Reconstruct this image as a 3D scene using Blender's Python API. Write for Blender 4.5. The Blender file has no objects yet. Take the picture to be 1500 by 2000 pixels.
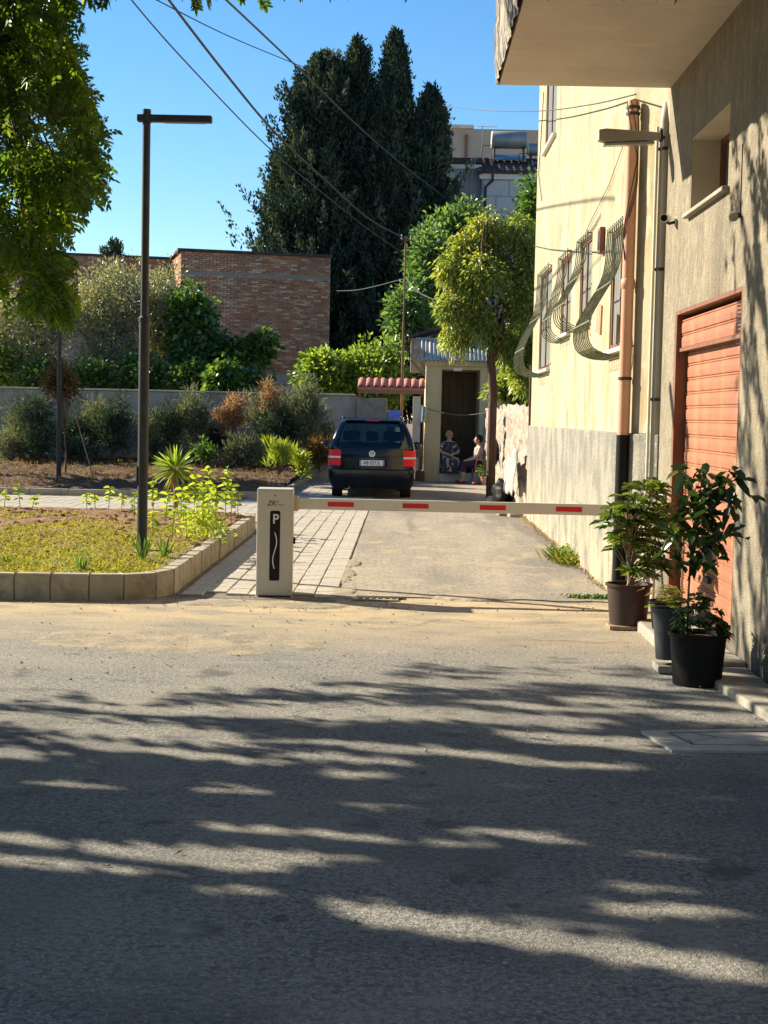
import bpy, bmesh, math, random
import numpy as np
from mathutils import Vector, Matrix, noise
random.seed(7); rng = np.random.default_rng(11)
SC = bpy.context.scene; COL = SC.collection
rad = math.radians
# ------------------------------------------------------------------ camera
F = 3000.0; CH = 1.7
cam_d = bpy.data.cameras.new('camera'); cam = bpy.data.objects.new('camera', cam_d); COL.objects.link(cam)
cam_d.sensor_fit = 'VERTICAL'; cam_d.sensor_height = 36.0; cam_d.lens = 54.0
cam_d.clip_start = 0.1; cam_d.clip_end = 3000
Rm = Matrix.Rotation(rad(.687), 4, 'Z') @ Matrix.Rotation(rad(90 - 3.60), 4, 'X') @ Matrix.Rotation(rad(1.2), 4, 'Z')
cam.matrix_world = Matrix.Translation((0, 0, CH)) @ Rm
SC.camera = cam
# ------------------------------------------------------------------ light
SUNV = Vector((1.65, -.8, -1.0)).normalized()          # direction the light travels
EL = math.asin(-SUNV.z)
wd = bpy.data.worlds.new('World'); SC.world = wd; wd.use_nodes = True
wn = wd.node_tree.nodes; wl = wd.node_tree.links
bg = wn['Background']
sky = wn.new('ShaderNodeTexSky'); sky.sky_type = 'NISHITA'; sky.sun_disc = False
sky.sun_elevation = EL; sky.sun_rotation = math.atan2(-1.65, .8)
sky.air_density = 1.0; sky.dust_density = .02; sky.ozone_density = 3.5; sky.altitude = 0
hsv = wn.new('ShaderNodeHueSaturation'); hsv.inputs['Saturation'].default_value = 1.24
wl.new(sky.outputs[0], hsv.inputs['Color']); wl.new(hsv.outputs[0], bg.inputs[0]); bg.inputs[1].default_value = .069
sl = bpy.data.lights.new('sun', 'SUN'); sl.energy = 5.0; sl.angle = rad(.53); sl.color = (1, .89, .69)
so = bpy.data.objects.new('sun', sl); COL.objects.link(so)
so.rotation_euler = SUNV.to_track_quat('-Z', 'Y').to_euler(); so.location = (-30, 20, 30)
vs = SC.view_settings; vs.view_transform = 'Standard'; vs.look = 'None'; vs.gamma = 1; vs.use_curve_mapping = False
vs.exposure = 1.38
# ------------------------------------------------------------------ pixel of the photograph (1500x2000) -> place on a real plane
M3 = np.array([list(r)[:3] for r in Rm][:3])
def ray(px, py):
    d = M3 @ np.array([(px - 750) / F, (1000 - py) / F, -1.0]); return d / d[1]
def G(px, py, z=0.0):
    d = ray(px, py); return Vector(np.array([0, 0, CH]) + (z - CH) / d[2] * d)
def PY(px, py, Y): return Vector(np.array([0, 0, CH]) + Y * ray(px, py))
def PX(px, py, X):
    d = ray(px, py); return Vector(np.array([0, 0, CH]) + X / d[0] * d)
def project(P):
    v = (np.asarray(P) - np.array([0, 0, CH])) @ M3
    w = np.where(v[:, 2] < -.05, -v[:, 2], 1e-3)
    x = 750 + F * v[:, 0] / w; y = 1000 - F * v[:, 1] / w
    return x, y, v[:, 2] < -.05
# ------------------------------------------------------------------ materials
MATS = {}
def mat(name, base, layers=(), rough=.8, bumps=(), metal=0, spec=.3, attr=None, objrand=None, coat=0):
    """layers: (colour, scale, stretch, lo, hi, amount[, (axis, a, b)])"""
    if name in MATS: return MATS[name]
    m = bpy.data.materials.new(name); m.use_nodes = True; nt = m.node_tree; N = nt.nodes; L = nt.links
    b = N['Principled BSDF']; tc = N.new('ShaderNodeTexCoord')
    def tex(scale, st, detail=5, rough_=.55):
        mp = N.new('ShaderNodeMapping'); mp.inputs['Scale'].default_value = st
        L.new(tc.outputs['Object'], mp.inputs[0])
        n = N.new('ShaderNodeTexNoise'); n.inputs['Scale'].default_value = scale; n.inputs['Detail'].default_value = detail
        n.inputs['Roughness'].default_value = rough_; L.new(mp.outputs[0], n.inputs[0]); return n.outputs[0]
    rgb = N.new('ShaderNodeRGB'); rgb.outputs[0].default_value = (*base, 1); cur = rgb.outputs[0]
    if attr or objrand:
        r = N.new('ShaderNodeValToRGB'); cs = attr or objrand
        e = r.color_ramp.elements; e[0].color = (*cs[0], 1); e[1].color = (*cs[-1], 1)
        for i, c in enumerate(cs[1:-1]):
            q = e.new((i + 1) / (len(cs) - 1)); q.color = (*c, 1)
        if attr:
            a = N.new('ShaderNodeAttribute'); a.attribute_name = 'v'; src = a.outputs['Fac']
            if objrand is not None:
                oi = N.new('ShaderNodeObjectInfo'); ad = N.new('ShaderNodeMath'); ad.operation = 'ADD'
                L.new(a.outputs['Fac'], ad.inputs[0]); L.new(oi.outputs['Random'], ad.inputs[1])
                fr = N.new('ShaderNodeMath'); fr.operation = 'FRACT'; L.new(ad.outputs[0], fr.inputs[0]); src = fr.outputs[0]
        else:
            oi = N.new('ShaderNodeObjectInfo'); src = oi.outputs['Random']
        L.new(src, r.inputs[0]); cur = r.outputs[0]
    for ly in layers:
        c, s, st, lo, hi, amt = ly[:6]
        mr = N.new('ShaderNodeMapRange'); L.new(tex(s, st), mr.inputs[0])
        mr.inputs[1].default_value = lo; mr.inputs[2].default_value = hi; mr.inputs[3].default_value = 0; mr.inputs[4].default_value = amt
        f = mr.outputs[0]
        for (ax, a0, a1) in ly[6:]:
            sx = N.new('ShaderNodeSeparateXYZ'); L.new(tc.outputs['Object'], sx.inputs[0])
            m2 = N.new('ShaderNodeMapRange'); L.new(sx.outputs[ax], m2.inputs[0]); m2.inputs[1].default_value = a0; m2.inputs[2].default_value = a1
            mu = N.new('ShaderNodeMath'); mu.operation = 'MULTIPLY'; L.new(f, mu.inputs[0]); L.new(m2.outputs[0], mu.inputs[1]); f = mu.outputs[0]
        mx = N.new('ShaderNodeMix'); mx.data_type = 'RGBA'; L.new(f, mx.inputs[0]); L.new(cur, mx.inputs[6]); mx.inputs[7].default_value = (*c, 1); cur = mx.outputs[2]
    L.new(cur, b.inputs['Base Color'])
    b.inputs['Roughness'].default_value = rough; b.inputs['Metallic'].default_value = metal
    b.inputs['Specular IOR Level'].default_value = spec; b.inputs['Coat Weight'].default_value = coat
    prev = None
    for (s, st, strength, dist) in bumps:
        bp = N.new('ShaderNodeBump'); bp.inputs['Strength'].default_value = strength; bp.inputs['Distance'].default_value = dist
        L.new(tex(s, st, 4), bp.inputs['Height'])
        if prev: L.new(prev, bp.inputs['Normal'])
        prev = bp.outputs[0]
    if prev: L.new(prev, b.inputs['Normal'])
    MATS[name] = m; return m
def leaf_mat(name, cols, trans=.45, gloss=.12, rough=.35):
    if name in MATS: return MATS[name]
    m = bpy.data.materials.new(name); m.use_nodes = True; nt = m.node_tree; N = nt.nodes; L = nt.links
    N.remove(N['Principled BSDF']); out = N['Material Output']
    a = N.new('ShaderNodeAttribute'); a.attribute_name = 'v'
    r = N.new('ShaderNodeValToRGB'); e = r.color_ramp.elements; e[0].color = (*cols[0], 1); e[1].color = (*cols[-1], 1)
    for i, c in enumerate(cols[1:-1]):
        q = e.new((i + 1) / (len(cols) - 1)); q.color = (*c, 1)
    L.new(a.outputs['Fac'], r.inputs[0])
    d = N.new('ShaderNodeBsdfDiffuse'); L.new(r.outputs[0], d.inputs[0])
    t = N.new('ShaderNodeBsdfTranslucent')
    mm = N.new('ShaderNodeMix'); mm.data_type = 'RGBA'; mm.blend_type = 'MULTIPLY'; mm.inputs[0].default_value = 1
    L.new(r.outputs[0], mm.inputs[6]); mm.inputs[7].default_value = (1.7, 1.5, .55, 1); L.new(mm.outputs[2], t.inputs[0])
    g = N.new('ShaderNodeBsdfGlossy'); g.inputs['Roughness'].default_value = rough
    m1 = N.new('ShaderNodeMixShader'); m1.inputs[0].default_value = trans; L.new(d.outputs[0], m1.inputs[1]); L.new(t.outputs[0], m1.inputs[2])
    m2 = N.new('ShaderNodeMixShader'); m2.inputs[0].default_value = gloss * .5; L.new(m1.outputs[0], m2.inputs[1]); L.new(g.outputs[0], m2.inputs[2])
    L.new(m2.outputs[0], out.inputs[0]); MATS[name] = m; return m
def glass_mat(name, tint, gl=.12):
    m = bpy.data.materials.new(name); m.use_nodes = True; N = m.node_tree.nodes; L = m.node_tree.links
    N.remove(N['Principled BSDF']); t = N.new('ShaderNodeBsdfTransparent'); t.inputs[0].default_value = (*tint, 1)
    g = N.new('ShaderNodeBsdfGlossy'); g.inputs['Roughness'].default_value = .03
    x = N.new('ShaderNodeMixShader'); x.inputs[0].default_value = gl; L.new(t.outputs[0], x.inputs[1]); L.new(g.outputs[0], x.inputs[2])
    L.new(x.outputs[0], N['Material Output'].inputs[0]); return m
U = (1, 1, 1)
V_ = (1, 1, .12)
m_road = mat("asphalt", (.255, .245, .22), [((.085, .085, .085), 34, U, .44, .60, .75), ((.50, .48, .42), 62, U, .56, .66, .75), ((.045, .045, .048), 85, U, .56, .64, .85), ((.30, .275, .225), 1.1, U, .42, .7, .5), ((.13, .13, .13), .8, (1, .6, 1), .5, .68, .5), ((.07, .07, .07), 1.9, (1, 1.3, 1), .60, .67, .7), ((.36, .34, .29), 3.3, (1, 1.5, 1), .58, .70, .45), ((.07, .07, .07), 6, U, .64, .69, .7),
        ((.46, .36, .22), 1.1, (1, 2.2, 1), .26, .58, .85, (1, 10.6, 12.8)), ((.52, .40, .235), 2.6, (1, 1.5, 1), .45, .60, .8, (1, 12.2, 13.2)), ((.085, .085, .09), 1.6, (.5, 1, 1), .52, .7, .5, (1, 12.0, 8.0)), ((.24, .19, .13), 30, U, .52, .68, .6, (1, 11, 13)), ((.16, .135, .10), 4, (.5, 1.4, 1), .56, .66, .6, (1, 10.5, 13.5))],
        rough=.88, bumps=[(130, U, .8, .009), (50, U, .6, .012), (2.2, U, .2, .03)])
m_drive = mat('driveway_asphalt', (.30, .26, .205), [((.38, .32, .235), 1.1, (1, .4, 1), .4, .62, .8), ((.165, .15, .13), .8, (1, .22, 1), .46, .64, .8), ((.15, .13, .11), 22, U, .48, .62, .65), ((.42, .33, .215), 2.2, (1, .5, 1), .54, .66, .65), ((.09, .08, .07), 45, U, .54, .64, .8), ((.46, .41, .34), 38, (1, .6, 1), .58, .67, .65), ((.10, .09, .08), .5, (2.4, .12, 1), .56, .62, .45)],
        rough=.92, bumps=[(80, U, .7, .009), (3, U, .3, .035)])
m_earth = mat('earth', (.16, .11, .07), [((.24, .17, .1), 3, U, .4, .6, .7)], rough=.95, bumps=[(30, U, .5, .03)])
m_soil = mat('lawn_soil', (.25, .135, .06), [((.13, .07, .035), 7, U, .45, .6, .85), ((.36, .22, .10), 18, U, .5, .64, .7), ((.21, .21, .045), 2.3, U, .30, .55, .85, (1, 20.5, 14.5))], rough=.95, bumps=[(22, U, .8, .05), (90, U, .5, .012)])
m_soil2 = mat('bed_soil', (.135, .078, .045), [((.08, .045, .027), 4, U, .45, .6, .8), ((.22, .14, .08), 14, U, .55, .68, .7)], rough=.95, bumps=[(14, U, .8, .07), (60, U, .5, .02)])
m_slab = mat('stamped_slab', (.40, .36, .30), [((.28, .255, .22), 5, (2, 1, 1), .42, .62, .7), ((.5, .43, .33), 2.0, U, .5, .7, .6), ((.2, .19, .17), 30, (3, 1, 1), .56, .68, .6)], rough=.75, bumps=[(18, (3, 1, 1), .5, .01), (90, U, .3, .004)], objrand=[(.36, .325, .27), (.45, .40, .33), (.40, .36, .29)])
m_joint = mat('paving_bed', (.13, .115, .095), [((.22, .19, .14), 8, U, .4, .6, .7)], rough=.95)
m_kerb = mat('kerb_concrete', (.36, .315, .235), [((.22, .185, .13), 6, U, .45, .65, .7), ((.47, .40, .30), 13, U, .52, .7, .6), ((.17, .12, .07), 3, (1, 1, 3), .5, .7, .7, (2, .12, 0.0))], rough=.85, bumps=[(60, U, .4, .006)])
m_stucco = mat('rough_olive_stucco', (.265, .23, .17), [((.20, .172, .128), 1.6, (1, 1, .7), .40, .60, .8), ((.33, .29, .215), 9, (1, 1, .6), .50, .64, .7), ((.17, .145, .10), 16, (1, 1, .55), .52, .66, .6), ((.13, .11, .09), .9, (1.5, 1.5, .30), .54, .68, .65), ((.42, .36, .26), 3.5, (1, 1, .12), .58, .70, .45), ((.12, .10, .08), 60, U, .56, .66, .6), ((.07, .065, .06), 2.5, U, .35, .6, .85, (2, .55, .15))], rough=.95, bumps=[(16, (1, 1, .6), .8, .035), (60, U, .9, .018)])
m_soffit = mat('soffit_plaster', (.58, .51, .42), [((.46, .40, .33), 1.6, (1, .4, 1), .42, .65, .6), ((.66, .54, .40), 6, (.3, 1, 1), .52, .7, .5), ((.38, .27, .2), 12, (.25, 2, 1), .6, .7, .4)], rough=.9, bumps=[(9, (.3, 2, 1), .5, .02)])
m_edge = mat('weathered_balcony_edge', (.32, .29, .25), [((.045, .042, .04), 5, (3, 3, .35), .43, .55, .95), ((.60, .54, .42), 14, (2, 2, .3), .56, .66, .8)], rough=.95, bumps=[(14, (2, 2, .5), .9, .04)])
m_yellow = mat('pale_yellow_render', (.325, .285, .175), [((.37, .335, .24), 1.3, (1, 1, .7), .42, .60, .9), ((.285, .225, .125), 1.7, (1, 1, .65), .48, .64, .7), ((.24, .17, .09), 5, (1, 1, .07), .60, .70, .65), ((.17, .14, .10), 1.5, (1.2, 1.2, .5), .60, .68, .55), ((.10, .085, .06), 13, (1, 1, .10), .66, .71, .8), ((.46, .43, .33), 7, (1, 1, .5), .54, .66, .6), ((.20, .17, .12), 9, (1, 1, .05), .63, .71, .8), ((.50, .47, .38), 3.2, (1, 1, .7), .58, .66, .75, (2, 2.9, 1.6)), ((.25, .20, .12), 24, (1, 1, .5), .56, .68, .5)], rough=.92, bumps=[(30, (1, 1, .5), .45, .012), (5, U, .3, .03)])
m_plinth = mat('grey_plinth', (.26, .24, .195), [((.155, .15, .13), 2.4, (1, 1, .7), .42, .58, .85), ((.42, .345, .22), 1.6, U, .40, .60, .9, (2, 1.0, .2)), ((.12, .115, .10), 8, (1, 1, .30), .54, .66, .7), ((.46, .43, .34), 26, U, .57, .68, .6)], rough=.92, bumps=[(30, U, .7, .02)])
m_brickm = mat('brick_mortar', (.40, .33, .27), [((.28, .22, .18), 5, U, .4, .6, .6)], rough=.95)
m_brick = mat('brick_red', (.3, .12, .08), [((.22, .13, .10), 1.2, U, .5, .68, .5), ((.62, .50, .40), 9, U, .60, .68, .7)], rough=.9, attr=[(.46, .22, .125), (.36, .16, .095), (.50, .27, .15), (.40, .185, .105), (.66, .48, .34), (.43, .20, .11), (.27, .14, .09), (.48, .24, .13)], objrand=True)
m_conc = mat('concrete', (.28, .25, .21), [((.22, .2, .17), 3, U, .44, .64, .7), ((.45, .41, .34), 9, U, .52, .7, .6)], rough=.9, bumps=[(30, U, .5, .01)])
m_bwall = mat('boundary_wall_concrete', (.44, .40, .35), [((.27, .25, .225), 1.3, U, .42, .62, .7), ((.56, .51, .43), 2.6, (1, 1, .6), .52, .7, .6), ((.12, .115, .1), 6, (1, 1, .3), .56, .7, .6)], rough=.92, bumps=[(14, U, .6, .03)])
m_black = mat('black_metal', (.030, .031, .034), [((.05, .052, .055), 8, U, .5, .7, .6)], rough=.5, spec=.25)
m_orange = mat('orange_shutter_paint', (.50, .19, .09), [((.40, .14, .068), 3, (1, .5, 2), .45, .65, .6), ((.50, .24, .16), 6, (1, .5, 2), .55, .7, .6), ((.20, .09, .06), 2, (1, 1, 1), .3, .55, .8, (2, .35, .0)), ((.30, .12, .08), 20, (1, .3, 3), .64, .74, .5)], rough=.55, bumps=[(20, (1, .3, 2), .15, .004)])
m_brown = mat('brown_paint', (.20, .085, .05), [((.12, .055, .035), 8, (1, 1, .3), .45, .65, .7)], rough=.6)
m_redpipe = mat('terracotta_pipe', (.52, .27, .17), [((.60, .36, .25), 6, (1, 1, .2), .5, .7, .6), ((.33, .2, .13), 12, U, .6, .7, .6)], rough=.5)
m_greypipe = mat('grey_pipe', (.34, .31, .27), [((.22, .2, .17), 6, (1, 1, .3), .5, .7, .6)], rough=.55)
m_white = mat('white_paint', (.72, .70, .64), [((.60, .57, .5), 5, U, .5, .7, .4)], rough=.5)
m_cream = mat('barrier_cream_paint', (.49, .47, .40), [((.42, .40, .33), 4, (1, 1, .3), .5, .7, .5)], rough=.42, spec=.4, bumps=[(200, U, .05, .001)])
m_boom = mat('boom_white_paint', (.64, .63, .54), [((.54, .52, .43), 6, U, .5, .7, .4)], rough=.4, spec=.4)
m_red = mat('red_reflective', (.62, .022, .02), [((.45, .02, .02), 20, U, .5, .7, .5)], rough=.35)
m_blackp = mat('black_plastic', (.008, .008, .009), [((.02, .019, .017), 5, U, .5, .75, .6)], rough=.55, spec=.12)
m_brownp = mat('brown_plastic_pot', (.034, .018, .014), [((.07, .04, .032), 5, U, .48, .7, .6)], rough=.5, spec=.4)
m_greyp = mat('grey_plastic_pot', (.035, .036, .042), [((.09, .09, .09), 5, U, .5, .75, .6)], rough=.5)
m_pots = mat('potting_soil', (.07, .045, .03), [((.16, .12, .08), 40, U, .5, .6, .7)], rough=.95, bumps=[(60, U, .8, .02)])
m_wood = mat('old_wood', (.33, .24, .15), [((.2, .14, .09), 10, (4, 1, 1), .4, .6, .7)], rough=.85)
m_bark = mat('bark', (.10, .07, .05), [((.18, .13, .09), 12, (1, 1, .2), .45, .6, .7)], rough=.95, bumps=[(25, (1, 1, .25), .9, .02)])
m_barkb = mat('brown_bark', (.085, .048, .036), [((.14, .085, .06), 12, (1, 1, .15), .5, .65, .7)], rough=.95, bumps=[(25, (1, 1, .2), .9, .02)])
m_green = mat('olive_green_bar_paint', (.11, .13, .065), [((.24, .24, .16), 12, U, .48, .6, .8), ((.12, .07, .04), 25, U, .6, .7, .8)], rough=.6)
m_grey = mat('grey_render', (.40, .42, .46), [((.34, .36, .40), 2, U, .45, .65, .6)], rough=.85)
m_beige = mat('beige_render', (.42, .34, .27), [((.36, .29, .22), 1, U, .45, .65, .6)], rough=.9)
m_tile = mat('dark_roof_tile', (.055, .045, .05), [((.13, .09, .08), 6, U, .5, .65, .7)], rough=.8)
m_rtile = mat('red_clay_tile', (.50, .17, .12), [((.62, .32, .24), 8, U, .48, .65, .7), ((.25, .1, .08), 12, U, .6, .7, .7)], rough=.8)
m_steel = mat('galvanised_steel', (.50, .47, .42), [((.38, .37, .36), 4, (1, 1, .3), .45, .65, .6), ((.3, .2, .12), 9, U, .64, .74, .5)], rough=.6, metal=.0)
m_tank = mat('tank_steel', (.30, .34, .36), [((.2, .23, .25), 2, U, .45, .65, .6)], rough=.5, metal=.3)
m_hyel = mat('house_yellow_render', (.56, .48, .27), [((.42, .36, .21), 2.2, (1, 1, .3), .45, .65, .7), ((.66, .58, .36), 4, U, .55, .7, .5), ((.28, .23, .15), 3, U, .45, .7, .7, (2, .7, .1))], rough=.9, bumps=[(20, U, .4, .01)])
m_door = mat('dark_brown_door', (.075, .052, .036), [((.115, .08, .05), 3, (4, 1, .3), .45, .65, .8)], rough=.6)
m_stone = mat('pale_rubble_stone', (.36, .30, .24), [((.22, .17, .13), 4, U, .44, .6, .8), ((.48, .42, .36), 6, U, .54, .66, .7), ((.42, .25, .17), 5, U, .6, .7, .6)], rough=.95, bumps=[(9, U, 1, .04)])
m_cable = mat('cable_rubber', (.05, .05, .05), [((.12, .11, .1), 5, U, .5, .7, .6)], rough=.6)
m_cablel = mat('pale_cable', (.16, .14, .12), [((.24, .2, .17), 5, U, .5, .7, .6)], rough=.6)
m_rust = mat('rusty_steel', (.24, .13, .08), [((.13, .07, .045), 8, U, .45, .65, .7)], rough=.8)
m_pale = mat('pale_plaster', (.62, .58, .48), [((.45, .42, .34), 3, U, .45, .65, .6)], rough=.9)
m_blue = mat('blue_board_paint', (.10, .16, .70), [((.25, .3, .8), 4, U, .5, .7, .6)], rough=.5)
m_cloth = mat('pale_cloth', (.62, .68, .66), [((.45, .52, .5), 8, U, .45, .65, .6)], rough=.9)
m_tarp = mat('white_tarpaulin', (.30, .29, .27), [((.33, .35, .38), 5, U, .45, .65, .6)], rough=.7)
m_dark = mat('dark_void', (.02, .018, .016), [((.03, .028, .025), 3, U, .5, .7, .5)], rough=.9)
m_pane = mat('dark_window_pane', (.05, .055, .055), [((.09, .09, .085), 2, U, .45, .65, .6)], rough=.15, spec=.6)
m_gpane = mat('milky_window_pane', (.30, .32, .30), [((.22, .24, .22), 2, U, .45, .65, .6)], rough=.2, spec=.6)
# leaves
l_loc = leaf_mat('locust_leaf', [(.03, .075, .014), (.065, .14, .02), (.11, .21, .028), (.24, .33, .04)], .6, .08)
l_olive = leaf_mat('olive_leaf', [(.15, .18, .115), (.23, .26, .17), (.36, .38, .28)], .35, .15)
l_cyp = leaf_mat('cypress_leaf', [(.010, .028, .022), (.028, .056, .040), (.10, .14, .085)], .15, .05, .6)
l_fig = leaf_mat('fig_leaf', [(.03, .085, .022), (.06, .14, .035), (.15, .24, .05)], .45, .12)
l_lime = leaf_mat('lime_leaf', [(.10, .19, .035), (.17, .28, .05), (.30, .36, .09)], .5, .1)
l_yel = leaf_mat('yellow_green_leaf', [(.09, .15, .04), (.16, .24, .06), (.25, .32, .09), (.40, .38, .11)], .5, .1)
l_mid = leaf_mat('mid_green_leaf', [(.05, .12, .05), (.09, .18, .07), (.16, .26, .10)], .5, .1)
l_shrub = leaf_mat('blue_green_needle', [(.022, .045, .035), (.045, .08, .06), (.08, .12, .09)], .2, .05, .6)
l_grey = leaf_mat('grey_green_needle', [(.09, .115, .08), (.15, .18, .13), (.22, .25, .18)], .25, .05, .6)
l_dry = leaf_mat('dry_pink_leaf', [(.22, .12, .085), (.30, .19, .13), (.38, .28, .21)], .3, .05, .6)
l_brown = leaf_mat('brown_leaf', [(.09, .055, .028), (.17, .10, .045), (.11, .12, .04)], .35, .05, .6)
l_sch = leaf_mat('potted_leaf', [(.025, .060, .010), (.05, .11, .016), (.13, .19, .03)], .45, .16, .35)
l_darkp = leaf_mat('dark_potted_leaf', [(.010, .028, .009), (.018, .045, .013), (.035, .07, .02)], .35, .12, .35)
l_grass = leaf_mat('grass_blade', [(.13, .17, .03), (.22, .25, .04), (.33, .28, .10), (.11, .16, .025)], .5, .05, .6)
l_weed = leaf_mat('weed_leaf', [(.14, .22, .035), (.25, .34, .05), (.34, .42, .09)], .55, .08)
l_straw = leaf_mat('dry_twig', [(.26, .19, .12), (.35, .27, .18)], .2, 0, .8)
# ------------------------------------------------------------------ mesh building
class MB:
    def __init__(s): s.v = []; s.f = []; s.m = None
    def _add(s, vs, fs, mt=None):
        o = len(s.v)
        s.v += [tuple(mt @ Vector(v)) if mt is not None else tuple(v) for v in vs]
        s.f += [tuple(i + o for i in f) for f in fs]; return s
    def box(s, x0, x1, y0, y1, z0, z1, mt=None):
        v = [(x, y, z) for x in (x0, x1) for y in (y0, y1) for z in (z0, z1)]
        return s._add(v, [(0, 1, 3, 2), (4, 6, 7, 5), (0, 4, 5, 1), (2, 3, 7, 6), (0, 2, 6, 4), (1, 5, 7, 3)], mt)
    def poly(s, pts, z0, z1, mt=None):
        n = len(pts); v = [(p[0], p[1], z0) for p in pts] + [(p[0], p[1], z1) for p in pts]
        return s._add(v, [tuple(range(n - 1, -1, -1)), tuple(range(n, 2 * n))] + [(i, (i + 1) % n, n + (i + 1) % n, n + i) for i in range(n)], mt)
    def quad(s, *p): return s._add(p, [tuple(range(len(p)))])
    def tube(s, pts, r, n=8, cap=True, mt=None):
        pts = [Vector(p) for p in pts]; rs = r if isinstance(r, (list, tuple)) else [r] * len(pts)
        vs, fs = [], []; ref = None
        for i, p in enumerate(pts):
            t = (pts[min(i + 1, len(pts) - 1)] - pts[max(i - 1, 0)])
            t = t.normalized() if t.length > 1e-9 else Vector((0, 0, 1))
            if ref is None: ref = Vector((1, 0, 0)) if abs(t.x) < .8 else Vector((0, 1, 0))
            a = (ref - t * ref.dot(t)).normalized(); b = t.cross(a); ref = a
            for k in range(n):
                th = 2 * math.pi * k / n; vs.append(p + (a * math.cos(th) + b * math.sin(th)) * rs[i])
        for i in range(len(pts) - 1):
            for k in range(n):
                k2 = (k + 1) % n; fs.append((i * n + k, i * n + k2, (i + 1) * n + k2, (i + 1) * n + k))
        if cap: fs += [tuple(range(n - 1, -1, -1)), tuple((len(pts) - 1) * n + k for k in range(n))]
        return s._add(vs, fs, mt)
    def lathe(s, prof, n=24, c=(0, 0, 0), mt=None):
        vs = [(c[0] + r * math.cos(2 * math.pi * k / n), c[1] + r * math.sin(2 * math.pi * k / n), c[2] + z) for r, z in prof for k in range(n)]
        fs = [(i * n + k, i * n + (k + 1) % n, (i + 1) * n + (k + 1) % n, (i + 1) * n + k) for i in range(len(prof) - 1) for k in range(n)]
        return s._add(vs, fs, mt)
    def ball(s, c, r, n=10, m=7, mt=None):
        r = r if isinstance(r, (list, tuple)) else (r, r, r)
        vs = [(c[0], c[1], c[2] - r[2])]; fs = []
        for i in range(1, m):
            a = math.pi * i / m - math.pi / 2
            for k in range(n):
                th = 2 * math.pi * k / n; vs.append((c[0] + r[0] * math.cos(a) * math.cos(th), c[1] + r[1] * math.cos(a) * math.sin(th), c[2] + r[2] * math.sin(a)))
        vs.append((c[0], c[1], c[2] + r[2])); L = len(vs) - 1
        for k in range(n):
            k2 = (k + 1) % n; fs.append((0, 1 + k2, 1 + k)); fs.append((L, 1 + (m - 2) * n + k, 1 + (m - 2) * n + k2))
            for i in range(m - 2): fs.append((1 + i * n + k, 1 + i * n + k2, 1 + (i + 1) * n + k2, 1 + (i + 1) * n + k))
        return s._add(vs, fs, mt)
    def build(s, name, material, parent=None, bevel=0, smooth=None, loc=None):
        me = bpy.data.meshes.new(name); me.from_pydata(s.v, [], s.f); me.update()
        if loc is not None:
            me.transform(Matrix.Translation(-Vector(loc)))
        me.materials.append(material)
        if smooth:
            me.polygons.foreach_set('use_smooth', [True] * len(me.polygons)); me.set_sharp_from_angle(angle=rad(smooth))
        o = bpy.data.objects.new(name, me); COL.objects.link(o)
        if loc is not None and parent is None: o.location = loc
        if parent is not None:
            o.parent = parent
        if bevel:
            b = o.modifiers.new('bevel', 'BEVEL'); b.width = bevel; b.segments = 2; b.limit_method = 'ANGLE'; b.angle_limit = rad(40)
        return o
def tag(o, label=None, cat=None, group=None, kind=None):
    if label: o['label'] = label
    if cat: o['category'] = cat
    if group: o['group'] = group
    if kind: o['kind'] = kind
    return o
def thing(name, label, cat, loc=(0, 0, 0), rz=0, group=None):
    o = bpy.data.objects.new(name, None); COL.objects.link(o); o.empty_display_size = .2
    o.location = loc; o.rotation_euler = (0, 0, rz); return tag(o, label, cat, group)
def struct(o): o['kind'] = 'structure'; return o
def copy_tree(o, parent=None):
    c = o.copy(); COL.objects.link(c); c.parent = parent
    for ch in list(o.children): copy_tree(ch, c)
    return c
def share(name, me, material, parent, loc, rot=(0, 0, 0), scale=(1, 1, 1)):
    o = bpy.data.objects.new(name, me); COL.objects.link(o); o.parent = parent; o.location = loc; o.rotation_euler = rot; o.scale = scale; return o
def text_mesh(body, size, material, name, parent, mtx, shear=0, ext=.0008, bold=0):
    cu = bpy.data.curves.new(name, 'FONT'); cu.body = body; cu.size = size; cu.extrude = ext; cu.align_x = 'CENTER'; cu.align_y = 'CENTER'; cu.shear = shear; cu.offset = bold
    t = bpy.data.objects.new('tmp', cu); COL.objects.link(t); bpy.context.view_layer.update()
    me = bpy.data.meshes.new_from_object(t.evaluated_get(bpy.context.evaluated_depsgraph_get())); bpy.data.objects.remove(t)
    me.name = name; me.materials.clear(); me.materials.append(material); me.transform(mtx)
    o = bpy.data.objects.new(name, me); COL.objects.link(o); o.parent = parent; return o
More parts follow.
